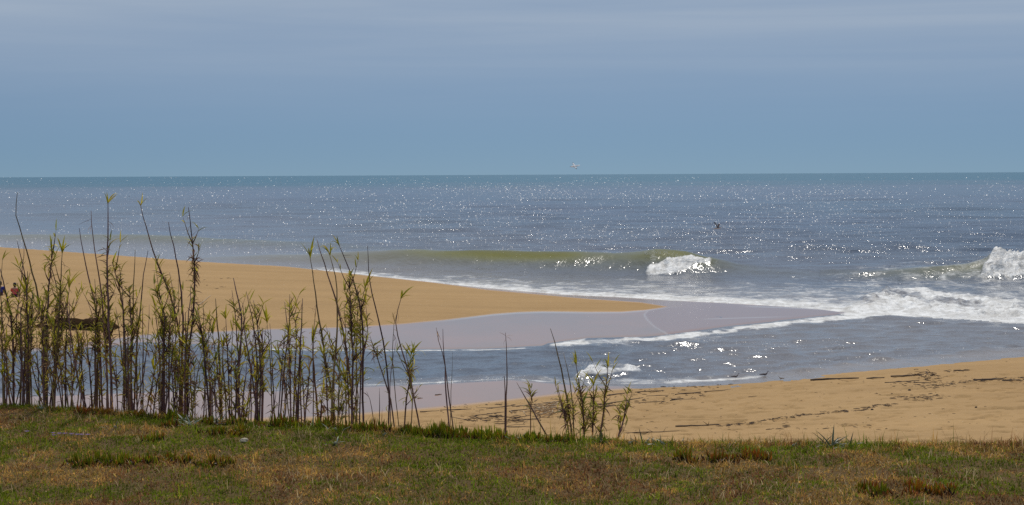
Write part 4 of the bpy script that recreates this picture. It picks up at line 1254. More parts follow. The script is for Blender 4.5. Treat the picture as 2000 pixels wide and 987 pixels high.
reed([(783, 585), (770, 626), (765, 700), (779, 834)], 2.4, None, 1, (.2, .8), 4, label=LG)
def filler(clump, u0, u1, v0, v1, n, seed):
    r = random.Random(seed)
    CLUMP[0] = clump
    for k in range(n):
        bu = r.uniform(u0, u1); tv = r.uniform(v0, v1); ln_ = r.gauss(0, 13)
        bv = float(itp(bu, EDGE)) + 4
        bend = r.gauss(0, 4)
        reed([(bu + ln_ * 1.5, tv), (bu + ln_ + bend, tv + (bv - tv) * .3), (bu + ln_ * .5 + bend, tv + (bv - tv) * .62), (bu, bv)], r.uniform(2.4, 4.0),
             r.choice((None, None, 'dry', 'flag', 'fan')), r.choice((0, 2, 3, 5)), (.05, .8), r.choice((8, 14, 24)), (.0, .7), dry=.5)


filler("far left clump", 2, 66, 560, 700, 13, 1)
filler("clump before the dark mound", 70, 142, 570, 700, 13, 2)
filler("clump around the fan-topped reed", 146, 285, 560, 710, 12, 3)
filler("clump under the tall leaning reeds", 292, 384, 580, 720, 12, 4)
filler("middle clump", 392, 512, 600, 730, 11, 5)
filler("slim clump", 530, 596, 620, 740, 7, 6)
CLUMP[0] = 'scattered reeds'
# H, I, J, K: single reeds over the flat and the beach
reed([(852, 640), (857, 662), (863, 682), (868, 706), (872, 742), (878, 782), (886, 842)], 3.6, 'dry', 0, label="left of the two thin dry reeds standing together over the wet sand")
reed([(865, 643), (866, 682), (869, 722), (871, 762), (878, 842)], 4.2, None, 0, label="darker right one of the two thin dry reeds over the wet sand")
reed([(884, 688), (882, 740), (879, 842)], 1.8, None, 0, label="hair-thin straight stem right of the two dry reeds")
reed([(987, 650), (987, 664), (990, 692), (991, 722), (989, 762), (988, 850)], 4, 'dry', 0, label="thin solitary reed with a dry drooping tuft at its tip, over the channel")
reed([(981, 738), (983, 724), (985, 723), (987, 760), (986, 850)], 3.6, None, 0, label="broken reed with its top folded down, beside the solitary one")
reed([(1009, 747), (1025, 775), (1040, 802), (1069, 853)], 4.6, None, 0, label="bare reed stick leaning steeply left over the brush pile")
reed([(1037, 758), (1037, 795), (1036, 851)], 3, 'flag', 7, (.1, .45), 12, label="small reed with a narrow green sheaf, crossing the leaning stick")
reed([(1075, 642), (1082, 666), (1092, 702), (1100, 737), (1106, 772), (1112, 812), (1118, 855)], 5, None, 4, (.5, .9), 40, (.5, .95), label="tallest bare reed of the small clump over the near beach")
reed([(1101, 692), (1110, 722), (1115, 757), (1119, 792), (1121, 855)], 4, None, 4, (.4, .9), 26, (.4, .95), label="thin bare reed second tallest in the small clump over the near beach")
reed([(1125, 712), (1128, 727), (1134, 762), (1139, 792), (1141, 855)], 5, 'fan', 14, (.35, .75), 70, (.3, .8), label="leafy reed before the white splash, left of the three green-tipped reeds")
reed([(1159, 752), (1159, 772), (1159, 802), (1157, 855)], 5, 'fan', 14, (.2, .6), 60, (.1, .7), label="shortest of the three green-tipped reeds, with drooping leaves")
reed([(1187, 718), (1184, 742), (1181, 777), (1179, 807), (1171, 856)], 5, 'fan', 10, (.2, .6), 70, (.15, .9), label="reed with a star-shaped leafy tip, right of the white splash")
reed([(1225, 770), (1222, 802), (1215, 832), (1206, 857)], 4.6, 'flag', 6, (.1, .6), 40, (.05, .9), label="short leafy reed leaning right, last one on the right")
reed([(1090, 760), (1098, 792), (1108, 826), (1112, 855)], 4.6, None, 12, (.1, .6), 50, label="low leafy reed at the foot of the small clump over the beach")
reed([(1150, 800), (1145, 830), (1139, 855)], 3.2, None, 5, (.1, .8), 18, label="low side shoot leaning out from the green-tipped reeds")
reed([(1082, 745), (1090, 770), (1100, 800), (1108, 855)], 2.6, None, 2, (.2, .8), 10, dry=.7, label="thin dry brown reed at the left of the small clump over the beach")
reed([(1210, 800), (1212, 830), (1208, 857)], 3, 'flag', 5, (.1, .8), 18, label="low leafy shoot at the foot of the last reed on the right")


ORD = ["first", "second", "third", "fourth", "fifth", "sixth", "seventh", "eighth", "ninth", "tenth", "eleventh", "twelfth", "thirteenth", "fourteenth", "fifteenth",
       "sixteenth", "seventeenth", "eighteenth", "nineteenth", "twentieth", "twenty-first", "twenty-second", "twenty-third", "twenty-fourth", "twenty-fifth", "twenty-sixth",
       "twenty-seventh", "twenty-eighth", "twenty-ninth", "thirtieth", "thirty-first", "thirty-second", "thirty-third", "thirty-fourth", "thirty-fifth", "thirty-sixth", "thirty-seventh", "thirty-eighth", "thirty-ninth", "fortieth"]
for cl in sorted({q_[2] for q_ in REED_LOG}):
    row = sorted((q_ for q_ in REED_LOG if q_[2] == cl), key=lambda q_: q_[3])
    for i, (o_, lb_, _, bu_, w_, lv_, tp_) in enumerate(row):
        if lb_ is None:
            look = ("thick " if w_ >= 5.5 else "thin " if w_ <= 3.6 else "") + {'fan': "leafy-tipped ", 'dry': "dry-tipped ", 'flag': "sharp-tipped "}.get(tp_, "") + ("leafy reed" if lv_ >= 8 else "sparse reed" if lv_ >= 4 else "bare reed")
            o_['label'] = look + ", " + ORD[i] + " from left in the " + cl


# ------------------------------------------------------------------ ice plants: clumps of upright finger leaves
def finger(L, r_, bend, col_lo, col_hi):
    """three-sided fleshy leaf, curved upward, along +Y then +Z"""
    V_, F_, C_ = [], [], []
    ns = 3
    for i in range(ns + 1):
        t = i / ns
        rad = r_ * (1 - 0.15 * t) * (1 if i < ns else 0.25)
        a = bend * (1 - t)
        y = L * t * math.sin(bend * (1 - .5 * t)); z = L * t * math.cos(bend * (1 - .5 * t))
        for k in range(3):
            th = 2 * math.pi * k / 3 + math.pi / 2
            V_.append((rad * math.cos(th), y + rad * math.sin(th), z))
            C_.append(tuple(a_ * (1 - t) + b_ * t for a_, b_ in zip(col_lo, col_hi)))
    for i in range(ns):
        for k in range(3):
            F_.append((3 * i + k, 3 * i + (k + 1) % 3, 3 * i + 3 + (k + 1) % 3, 3 * i + 3 + k))
    F_.append((3 * ns, 3 * ns + 1, 3 * ns + 2))
    return np.array(V_), F_, np.array(C_)


ICE_GREEN = [(0.38, 0.41, 0.03), (0.26, 0.34, 0.035), (0.52, 0.47, 0.035)]
ICE_RED = [(0.50, 0.15, 0.04), (0.42, 0.22, 0.035), (0.58, 0.30, 0.05)]


def ice_plant(px, py, w, h, n, red, label, cat="ice plant", seed=0, scale=1.0):
    r = random.Random(int(px * 7 + py) + seed)
    base = bank_hit(px, py)
    root = empty("ice_plant", base)
    tag(root, label, cat, "ice plant clumps on the bank")
    mpp = base[1] / FPX
    W_, D_ = w * mpp * .5, max(h * mpp * 2.2, 0.10)
    m = MB()
    run = []
    tufts = []
    for k in range(max(4, n // 13)):
        a = r.uniform(0, 2 * math.pi); q = r.random() ** .6
        tufts.append((W_ * q * math.cos(a), D_ * q * math.sin(a), r.uniform(.55, 1.15) * (1.1 - .45 * q), r.random() < red, r.uniform(.012, .035)))
    for k in range(n):
        tx_, ty_, ts, tred, tw = r.choice(tufts)
        a = r.uniform(0, 2 * math.pi); q = r.random()
        x = tx_ + tw * q * math.cos(a); y = ty_ + tw * q * math.sin(a)
        z = float(bank_height(np.array(base[0] + x), np.array(base[1] + y))) - base[2]
        dead = r.random() < (.75 if tred else red * .4)
        lo_ = np.array(r.choice(ICE_RED if dead else ICE_GREEN)) * r.uniform(.5, .95)
        hi_ = np.array(r.choice(ICE_RED) if r.random() < red * 1.2 else r.choice(ICE_GREEN)) * r.uniform(.8, 1.35)
        v_, f_, c_ = finger(r.uniform(.036, .078) * scale * ts, r.uniform(.0032, .0055), (q * .9 + r.gauss(0, .22)), lo_, hi_)
        ca, sa = math.cos(a - math.pi / 2 + r.gauss(0, .7)), math.sin(a - math.pi / 2 + r.gauss(0, .7))
        v2 = np.stack([v_[:, 0] * ca - v_[:, 1] * sa + x, v_[:, 0] * sa + v_[:, 1] * ca + y, v_[:, 2] + z - .004], -1)
        m.add(v2, f_, c_)
        if k % max(1, n // 9) == 0: run.append((x, y, z + .006))
    tag(link("leaves", m.mesh("leaves", M_SUCC, False), root), kind='stuff')
    run.sort()
    if len(run) > 2:
        v_, f_ = tube(run, 0.006, 5)
        link("runner", new_mesh("runner", v_, f_, M_STEM, True, vcol=np.tile((0.10, 0.055, 0.04), (len(v_), 1))), root)
    # withered leaves at the foot
    m = MB()
    for k in range(max(4, n // 8)):
        x = r.uniform(-W_, W_); y = -D_ * r.uniform(.2, 1)
        z = float(bank_height(np.array(base[0] + x), np.array(base[1] + y))) - base[2]
        c = np.array(r.choice(((.30, .12, .04), (.42, .24, .08), (.05, .03, .025), (.05, .03, .025)))) 
        v_, f_, c_ = finger(r.uniform(.02, .05), .005, 1.35, c * .8, c)
        a = r.uniform(0, 6.28)
        m.add(np.stack([v_[:, 0] * math.cos(a) - v_[:, 1] * math.sin(a) + x, v_[:, 0] * math.sin(a) + v_[:, 1] * math.cos(a) + y, v_[:, 2] + z + .004], -1), f_, c_)
    tag(link("withered_leaves", m.mesh("withered_leaves", M_SUCC, False), root), kind='stuff')
    return root


ice_plant(180, 905, 105, 16, 190, .10, "long dark green ice plant clump, leftmost on the lawn")
ice_plant(262, 902, 90, 18, 190, .16, "green ice plant clump in the middle of the long lawn patch, below the tall reeds")
ice_plant(340, 903, 90, 18, 170, .32, "ice plant clump with orange leaves around a dark hollow on the lawn")
ice_plant(425, 905, 75, 18, 120, .30, "thin reddish ice plant clump, right end of the long lawn patch")
ice_plant(300, 862, 50, 9, 60, .25, "small ice plant sprigs behind the long lawn patch")
ice_plant(335, 834, 48, 14, 90, .45, "small ice plant clump with red tips below the reed clump")
ice_plant(415, 846, 55, 15, 100, .18, "green ice plant clump spreading left, behind the stone")
ice_plant(465, 846, 42, 17, 90, .30, "upright ice plant clump with dark hollow, just left above the stone")
ice_plant(1345, 898, 45, 15, 80, .35, "left of the three ice plant clumps in line on the right lawn", scale=1.15)
ice_plant(1405, 900, 60, 15, 110, .50, "middle reddish ice plant clump of the three in line on the right lawn", scale=1.15)
ice_plant(1470, 898, 60, 15, 110, .65, "most orange of the three ice plant clumps in line on the right lawn", scale=1.15)
ice_plant(1715, 968, 75, 30, 120, .30, "spiky ice plant clump with pink withered leaves at the bottom right", scale=1.25)
ice_plant(1785, 962, 70, 20, 110, .50, "orange-leaved ice plant clump at the bottom right beside the spiky one", scale=1.15)
ice_plant(1850, 962, 45, 22, 70, .50, "rightmost small ice plant clump at the bottom right", scale=1.1)
ice_plant(190, 797, 90, 10, 130, .85, "flaming red ice plant clump at the foot of the left reeds", scale=1.2)
ice_plant(130, 794, 60, 8, 60, .15, "low green ice plant clump at the foot of the leafy left reeds")
ice_plant(258, 808, 60, 9, 90, .40, "mixed red and green ice plant clump right of the flaming red one")
ice_plant(330, 814, 80, 9, 110, .15, "green ice plant mat under the leaning tall reeds", scale=1.2)
ice_plant(440, 822, 90, 9, 120, .20, "green ice plant mat under the middle reed clump", scale=1.2)
ice_plant(545, 828, 90, 12, 190, .20, "ice plant mat under the slim reed clump", scale=1.25)
ice_plant(635, 832, 90, 12, 200, .25, "ice plant mat under the crossing tall reeds", scale=1.25)
ice_plant(720, 836, 90, 12, 170, .20, "ice plant mat under the thin whip reed", scale=1.25)
ice_plant(800, 843, 70, 12, 130, .12, "green ice plant mat at the foot of the fork-tipped reed", scale=1.2)
ice_plant(875, 843, 100, 22, 300, .15, "tallest lush ice plant mound at the bank edge by the two dry reeds", scale=1.6)
ice_plant(950, 848, 80, 16, 220, .08, "lush green ice plant mound at the bank edge by the solitary reed", scale=1.35)
ice_plant(1020, 852, 70, 10, 130, .05, "low green ice plant clump under the leaning reed stick")
ice_plant(1095, 855, 70, 9, 100, .05, "low green ice plant clump under the small reed clump over the beach")


# ------------------------------------------------------------------ strap-leaved bulbs along the edge
def strap_mesh(curl, wd, col):
    v_, f_, c_ = blade(curl, wd, col, 5)
    return new_mesh("strap_leaf", v_, f_, M_STRAP, True, vcol=np.array(c_))


STRAPS = [strap_mesh(c, w_, col) for c in (.15, .6, 1.3) for w_ in (.032, .045) for col in ((.075, .09, .05), (.045, .06, .03), (.13, .15, .09))]
PALE = [strap_mesh(c, .07, (.34, .36, .27)) for c in (.4, 1.2)]


def strap_plant(px, py, n, size, label, pale=0.0, spread=1.0):
    r = random.Random(int(px * 3 + py))
    base = bank_hit(px, py)
    root = empty("strap_leaf_plant", base)
    tag(root, label, "plant", "strap-leaved plants along the bank")
    for k in range(n):
        L = size * base[1] / FPX * r.uniform(.6, 1.2)
        d = (r.uniform(-1, 1) * spread, r.uniform(-.5, .5), r.uniform(.5, 1.2))
        me = r.choice(PALE) if r.random() < pale else r.choice(STRAPS)
        link("leaf", me, root, leaf_matrix((r.gauss(0, .02), r.gauss(0, .02), -.005), d, (0, -.4, 1), L))
    v_, f_ = tube([(0, 0, -.02), (0, 0, .012), (0, 0, .02)], [.012, .011, .006], 6)
    link("bulb_neck", new_mesh("bulb_neck", v_, f_, M_STEM, True, vcol=np.tile((.2, .2, .13), (len(v_), 1))), root)


strap_plant(225, 838, 5, 26, "dark forked strap-leaved plant alone on the left lawn")
strap_plant(370, 832, 12, 26, "pale withered strap-leaved plant beside the red-tipped ice plant", .75, 1.4)
strap_plant(362, 814, 9, 26, "grey-green strap-leaved plant at the foot of the leaning tall reeds", .3, 1.5)
strap_plant(425, 822, 10, 26, "grey-green strap-leaved plant with bent leaves under the middle reeds", .35, 1.6)
strap_plant(82, 796, 8, 24, "pale strap-leaved plant at the foot of the leafy left reeds", .5, 1.6)
strap_plant(610, 838, 9, 24, "strap-leaved plant with curled pale leaves under the crossing reeds", .4, 1.7)
strap_plant(655, 842, 8, 22, "strap-leaved plant with whitish dead leaves at the mat's lower rim", .6, 1.7)
strap_plant(655, 870, 5, 22, "small strap-leaved tuft alone in the middle of the lawn", .4, 1.2)
strap_plant(752, 852, 6, 20, "dark strap-leaved tuft on the lawn below the thin stick", .1, 1.4)
strap_plant(812, 838, 8, 22, "grey strap-leaved plant at the left of the lush mound", .4, 1.5)
strap_plant(1000, 856, 6, 24, "flat whitish strap-leaved plant right of the lush mound", .6, 2.0)
strap_plant(1175, 858, 9, 26, "grey-green strap-leaved plant at the foot of the star-tipped reed", .3, 1.6)
strap_plant(1262, 856, 7, 34, "dark strap-leaved plant over the sand with tall upright leaf", .0, 1.2)
strap_plant(1292, 864, 9, 30, "bluish strap-leaved plant sitting in the lawn edge", .3, 1.0)
strap_plant(1325, 861, 5, 26, "small dark strap-leaved plant right of the bluish one", .0, 1.2)
strap_plant(1425, 863, 3, 22, "two or three thin dark leaves sticking up against the sand", .0, .8)
strap_plant(1550, 865, 4, 30, "forked dark leaves left of the large spiky plant", .0, 1.4)
strap_plant(1622, 862, 14, 52, "largest spiky dark strap-leaved plant against the right beach", .05, 1.5)
strap_plant(1655, 863, 8, 34, "dark strap-leaved plant touching the largest spiky one", .05, 1.3)
strap_plant(1012, 845, 3, 20, "thin strap leaves behind the leaning reed stick", .2, 1.0)
strap_plant(1230, 858, 6, 24, "low dark strap-leaved plant right of the last reed", .1, 1.6)

# stone and little purple flowers on the lawn
def stone(px, py, r_px, label, col, squash=.7, on_bank=True):
    p = bank_hit(px, py) if on_bank else ground_hit(px, py)
    rr_ = r_px * p[1] / FPX
    bm = bmesh.new()
    bmesh.ops.create_icosphere(bm, subdivisions=3, radius=rr_)
    for v in bm.verts:
        n = float(fbm(np.array(v.co.x / rr_ * 1.2 + 9), np.array(v.co.y / rr_ * 1.2 + v.co.z / rr_ * 2.1), 3, 4))
        v.co *= 0.75 + 0.55 * n
        v.co.z *= squash
    me = bpy.data.meshes.new("stone"); bm.to_mesh(me); bm.free()
    me.polygons.foreach_set('use_smooth', np.zeros(len(me.polygons), bool))
    me.materials.append(solid_material("stone", col, .9, 40, .35, .004))
    o = link("stone", me); o.location = p + np.array([0, 0, rr_ * .25])
    tag(o, label, "stone")


stone(476, 864, 9, "pale grey stone lying on the lawn beside the ice plant clumps", (.40, .34, .25))
M_PETAL = leaf_material("purple_petal", .3, .6)


def flower(px, py, label):
    p = bank_hit(px, py)
    r = random.Random(int(px))
    root = empty("purple_flower", p)
    tag(root, label, "flower", "purple flowers on the left lawn")
    hgt = .022
    v_, f_ = tube([(0, 0, -.01), (0, 0, hgt)], .0012, 4)
    link("stalk", new_mesh("stalk", v_, f_, M_STEM, True, vcol=np.tile((.09, .12, .02), (len(v_), 1))), root)
    m = MB()
    for k in range(9):
        a = 2 * math.pi * k / 9
        d = np.array([math.cos(a), math.sin(a), .35]); s_ = np.array([-math.sin(a), math.cos(a), 0])
        m.add([d * .002, d * .011 + s_ * .0035, d * .019, d * .011 - s_ * .0035], [(0, 1, 2, 3)], (.22, .12, .34))
    b = link("petals", m.mesh("petals", M_PETAL, False), root); b.location = (0, 0, hgt)


for fx_, fy_2 in ((53, 851), (106, 858), (116, 855), (127, 855), (140, 856), (151, 857), (160, 857), (172, 857), (104, 854)):
    flower(fx_, fy_2, "small purple flower, " + ORD[sorted((53, 106, 116, 127, 140, 151, 160, 172, 104)).index(fx_)] + " from the left in the lawn patch")

# ------------------------------------------------------------------ sticks, brush and wrack on the sand
def stick(px0, py0, px1, py1, w, label, mat_=M_WOOD, group="driftwood sticks on the beach", cat="driftwood", name="driftwood_stick", knobs=True, zoff=0.4):
    r = random.Random(int(px0 * 13 + py0))
    A, B = ground_hit(px0, py0), ground_hit(px1, py1)
    mid = (A + B) / 2
    mpp = mid[1] / FPX
    w = w * .75
    n = max(5, int(abs(px1 - px0) / 10))
    P, R_ = [], []
    for i in range(n + 1):
        t = i / n
        p = A * (1 - t) + B * t
        zz, _ = sand_height(np.array([p[0]]), np.array([p[1]]))
        p = p + np.array([r.gauss(0, .012), r.gauss(0, .03), 0]); p[2] = max(float(zz[0]), 0) + w * mpp * zoff
        P.append(p); R_.append(.5 * w * mpp * r.uniform(.75, 1.25) * (.55 + .45 * math.sin(math.pi * min(1, t * .8 + .25))))
    P = np.array(P)
    v_, f_ = tube(P - mid, R_, 6)
    m = MB(); m.add(v_, f_)
    if knobs and n > 6:
        for k in range(2):
            i = r.randrange(2, n - 1)
            m.add(*tube([P[i] - mid, P[i] - mid + np.array([r.uniform(-.3, .3), -.1, r.uniform(.05, .16)])], [R_[i] * .6, R_[i] * .25], 5))
    o = link(name, m.mesh(name, mat_)); o.location = mid
    tag(o, label, cat, group)
    LAST[0] = o
    return o


LAST = [None]
stick(1584, 744, 1640, 741, 5, "thick dark driftwood log near the waterline, left piece of a broken pair")
stick(1636, 741.5, 1678, 740, 4.5, "dark driftwood log, middle piece in line with the thick log")
stick(1692, 740.5, 1727, 739, 4, "short dark driftwood piece left of the brush pile")
stick(1471, 743, 1506, 740, 4, "dark driftwood stick at the waterline beside the standing gulls")
stick(1740, 736.5, 1805, 733.5, 4, "long driftwood pole running into the brush pile from the left")
stick(1730, 749, 1795, 744, 2.5, "thin long stick below the pole at the brush pile")
stick(1786, 748, 1818, 749, 3, "short stick at the foot of the brush pile")
stick(1318, 834, 1405, 831, 4, "long straight dark stick lying alone on the sand near the grass")
stick(1222, 847, 1328, 843, 2.6, "thin long stick just behind the strap-leaved plants")
stick(1862, 724, 1888, 725, 3, "small dark stick above the right wrack line")
stick(1900, 744, 1958, 742, 5, "dark drift heap stick in the right wrack line")
stick(1958, 744, 1992, 743, 3, "thin stick at the right end of the wrack line")
stick(1312, 782, 1334, 780, 4.5, "short dark block of driftwood at the end of the lowest stick line")
stick(387, 598, 412, 578, 2.5, "pale stick lying on the sand spit behind the reeds", M_STRAW)
SL = "thin dark stick lying in the drift lines on the near beach"
r_ = random.Random(9)
DRIFT = []
for (x0, y0, x1, y1, ls) in ((860, 803, 1000, 796, 2.6), (1000, 796, 1130, 781, 2.6), (1130, 780, 1240, 767, 2.4), (1240, 767, 1315, 761, 2.0), (930, 812, 1060, 797, 2.6),
                             (1180, 790, 1260, 777, 2.6), (1262, 776, 1375, 766, 3.0), (1375, 766, 1445, 760, 1.6), (1160, 796, 1240, 790, 2.6), (1240, 789, 1310, 783, 2.4), (1310, 783, 1365, 778, 2.0),
                             (820, 806, 870, 803, 3), (990, 832, 1060, 836, 2.4), (1000, 822, 1060, 818, 2.2), (880, 816, 940, 826, 2.4), (950, 800, 1010, 792, 3)):
    nseg = max(1, int((x1 - x0) / 55))
    for i in range(nseg):
        a, b = i / nseg, (i + r_.uniform(.75, .98)) / nseg
        stick(x0 + (x1 - x0) * a, y0 + (y1 - y0) * a + r_.gauss(0, .7), x0 + (x1 - x0) * b, y0 + (y1 - y0) * b + r_.gauss(0, .7), ls * r_.uniform(.8, 1.3), SL, knobs=False)
        DRIFT.append((x0 + (x1 - x0) * (a + b) / 2, bpy.data.objects[-1] if False else LAST[0]))
for i, (_, o_) in enumerate(sorted(DRIFT, key=lambda q_: q_[0])):
    o_['label'] = 'thin dark stick, ' + ORD[i] + ' from the left in the drift lines on the near beach'
BITS = []
for (x0, y0, x1, y1) in ((968, 790, 982, 788), (1043, 785, 1051, 781), (1068, 790, 1092, 787), (1070, 798, 1082, 797), (850, 772, 862, 771), (815, 779, 826, 778), (1405, 741, 1412, 738), (1462, 776, 1478, 775)):
    stick(x0, y0, x1, y1, 2, "short dark bit of driftwood scattered on the near beach", knobs=False, group="short driftwood bits")
    BITS.append((x0, LAST[0]))
for i, (_, o_) in enumerate(sorted(BITS, key=lambda q_: q_[0])):
    o_["label"] = "short dark bit of driftwood, " + ORD[i] + " from the left of those scattered on the near beach"


def brush_pile(px, py, wpx, hpx, n, label, mats, lift=1.0, seed=0):
    r = random.Random(int(px) + seed)
    base = ground_hit(px, py)
    root = empty("brush_pile", base)
    tag(root, label, "brush pile", "piles of dry reed stems on the beach")
    mpp = base[1] / FPX
    slope = 7.5
    for k in range(n):
        cx, cy = r.gauss(0, wpx * .25) * mpp, r.gauss(0, hpx * .30) * mpp * slope
        zz, _ = sand_height(np.array([base[0] + cx]), np.array([base[1] + cy]))
        a = r.gauss(0, .5) if r.random() < .7 else r.uniform(0, math.pi)
        L = r.uniform(.35, .95) * wpx * .32 * mpp
        d = np.array([math.cos(a), math.sin(a) * 1.3, r.gauss(0, .12) * lift]) * L * .5
        c = np.array([cx, cy, float(zz[0]) - base[2] + r.uniform(.02, .14) * lift])
        v_, f_ = tube([c - d, c + np.array([0, 0, r.uniform(-.01, .03)]), c + d], r.uniform(.007, .013) * (1.7 if mats[0] is M_STRAW else 1), 5)
        link("reed_stem", new_mesh("reed_stem", v_, f_, r.choice(mats)), root)
    return root


brush_pile(1062, 806, 95, 20, 70, "heap of pale dry reed stems on the sand behind the leaning reed stick", [M_STRAW], 1.6)
brush_pile(1010, 822, 120, 14, 26, "flat dark scatter of reed stems at the foot of the bank by the solitary reed", [M_WOOD], .4)
brush_pile(1812, 740, 48, 18, 55, "tangled dark brush heap on the right beach", [M_WOOD], 1.8)
brush_pile(950, 818, 70, 10, 24, "flat dark scatter of reed stems left of the solitary reed", [M_WOOD], .4)
brush_pile(1178, 792, 60, 8, 18, "flat scatter of dark stems behind the green-tipped reeds", [M_WOOD], .4)


def wrack():
    r = random.Random(31)
    m = MB()

    def fleck(px, py, s):
        p = ground_hit(px, py)
        L = s * r.uniform(.6, 1.8); a = r.gauss(0, .5)
        d = np.array([math.cos(a), math.sin(a), 0]) * L * .5
        m.add(*tube([p - d + (0, 0, .01), p + (0, 0, .02), p + d + (0, 0, .008)], [s * .05, s * .09, s * .04], 4))
    for pts, n, sd in (([(1395, 834), (1420, 831), (1470, 827), (1500, 821), (1520, 817), (1580, 811), (1620, 807), (1680, 802), (1715, 793), (1750, 791)], 190, 1.3),
                       ([(1740, 777), (1800, 779), (1850, 775)], 95, 3.2), ([(1800, 757), (1850, 752), (1900, 745), (1960, 742), (2040, 741)], 150, 2.0),
                       ([(860, 800), (1000, 793), (1150, 778), (1300, 763), (1440, 752)], 150, 3.5), ([(900, 818), (1000, 812), (1100, 800), (1250, 785), (1380, 772)], 170, 5.0),
                       ([(1840, 726), (1890, 724)], 30, 1), ([(0, 556), (130, 553), (235, 560), (300, 553), (400, 547), (470, 543)], 70, .8), ([(395, 552), (415, 566), (440, 561)], 14, .8), ([(1740, 752), (1850, 748)], 60, 5), ([(1500, 838), (1700, 832)], 30, 4)):
        a = np.array(pts)
        for _ in range(n):
            u = r.uniform(a[0, 0], a[-1, 0])
            fleck(u, float(np.interp(u, a[:, 0], a[:, 1])) + r.gauss(0, sd), r.choice((.05, .07, .10, .16)))
    for _ in range(420):
        u = r.uniform(900, 2150)
        v0 = float(np.interp(u, *np.array(DRY).T))
        fleck(u, r.uniform(v0 + 4, 862), r.choice((.03, .04, .05, .09)))
    return m.mesh("wrack", M_WOOD, False)


tag(link("wrack", wrack()), "dark flecks of seaweed and reed bits strewn in lines over the near beach", "wrack", kind='stuff')
for (x_, y_, s_, lb) in ((1776, 764, 3.2, "small round dark stone below the tangled brush heap"), (1703, 802, 3, "small dark stone just under the long wrack line"), (1906, 797, 2.6, "small dark stone far right on the open sand")):
    stone(x_, y_, s_, lb, (.05, .035, .03), .9, False)

# dark mound on the sand spit, behind the left reeds
def mound():
    A, B = ground_hit(58, 640), ground_hit(236, 640)
    c = (A + B) / 2
    L = B[0] - A[0]
    n, k = 40, 14
    V_, F_ = [], []
    for i in range(n + 1):
        t = i / n
        x = A[0] + L * t - c[0]
        env = min(1, t / .35) ** .8 * min(1, (1 - t) / .20) ** .7
        hgt = (.42 + .10 * t + .06 * math.sin(t * 9) + .03 * math.sin(t * 31)) * env + .01
        for j in range(k + 1):
            s_ = j / k
            y = (s_ - .5) * 2.6 * (.55 + .45 * env)
            nz_ = float(fbm(np.array(x * 3 + 50), np.array(y * 3 + 50), 3, 14)) - .5
            zz, _ = sand_height(np.array([x + c[0]]), np.array([y + c[1]]))
            V_.append((x, y, float(zz[0]) - c[2] - .05 + (hgt * 1.1 + .06 * nz_ * env) * max(0, 1 - (2 * s_ - 1) ** 4) ** .6 + .0))
    for i in range(n):
        for j in range(k):
            a = i * (k + 1) + j
            F_.append((a, a + k + 1, a + k + 2, a + 1))
    o = link("dark_mound", new_mesh("dark_mound", V_, F_, solid_material("mound_surface", (0.040, 0.024, 0.013), 1.0, 9, .6, .10, 0.0)))
    o.location = c
    tag(o, "long low dark mound on the sand spit behind the left reeds", "weed mound")


mound()

# ------------------------------------------------------------------ gulls
def loft(sections, sides=10):
    """sections: (centre, half-width, half-height) along the body; elliptical rings lying across +X"""
    V_, F_ = [], []
    for c, a, b in sections:
        for k in range(sides):
            th = 2 * math.pi * k / sides
            V_.append((c[0], c[1] + a * math.cos(th), c[2] + b * math.sin(th)))
    n = len(sections)
    for i in range(n - 1):
        for k in range(sides):
            k2 = (k + 1) % sides
            F_.append((i * sides + k, i * sides + k2, (i + 1) * sides + k2, (i + 1) * sides + k))
    F_.append(tuple(range(sides - 1, -1, -1))); F_.append(tuple((n - 1) * sides + k for k in range(sides)))
    return np.array(V_), F_


M_GULL = leaf_material("gull_feathers", 0.0, 0.75, 0.12)
M_BILL = solid_material("gull_bill", (.10, .05, .03), .5, 30, .2)


def wing_mesh(side, span, chord, dihedral, kink, tipdark, up_col, sweep=.35):
    """one feathered wing, thick at the leading edge, bent at the wrist"""
    V_, F_, C_ = [], [], []
    n = 7
    for i in range(n):
        t = i / (n - 1)
        y = side * span * t
        z = span * (dihedral * t if t < .45 else dihedral * .45 + kink * (t - .45))
        c = chord * (1 - .25 * t) * (1 if t < .6 else max(.12, 1 - ((t - .6) / .4) ** 1.6 * .9))
        x0 = chord * .45 + (.14 * chord * math.sin(t * math.pi)) - sweep * span * max(0, t - .45)
        th = .07 * chord * (1 - t) + .006
        V_ += [(x0, y, z), (x0 - c * .4, y, z + th), (x0 - c, y, z - .01), (x0 - c * .4, y, z - th * .4)]
        dark = t > 1 - tipdark
        C_ += [((.03, .03, .035) if dark else up_col)] * 4
    for i in range(n - 1):
        for k in range(4):
            F_.append((4 * i + k, 4 * i + (k + 1) % 4, 4 * i + 4 + (k + 1) % 4, 4 * i + 4 + k))
    F_.append((3, 2, 1, 0)); F_.append(tuple(4 * (n - 1) + k for k in range(4)))
    return new_mesh("wing", V_, F_, M_GULL, True, vcol=np.array(C_))


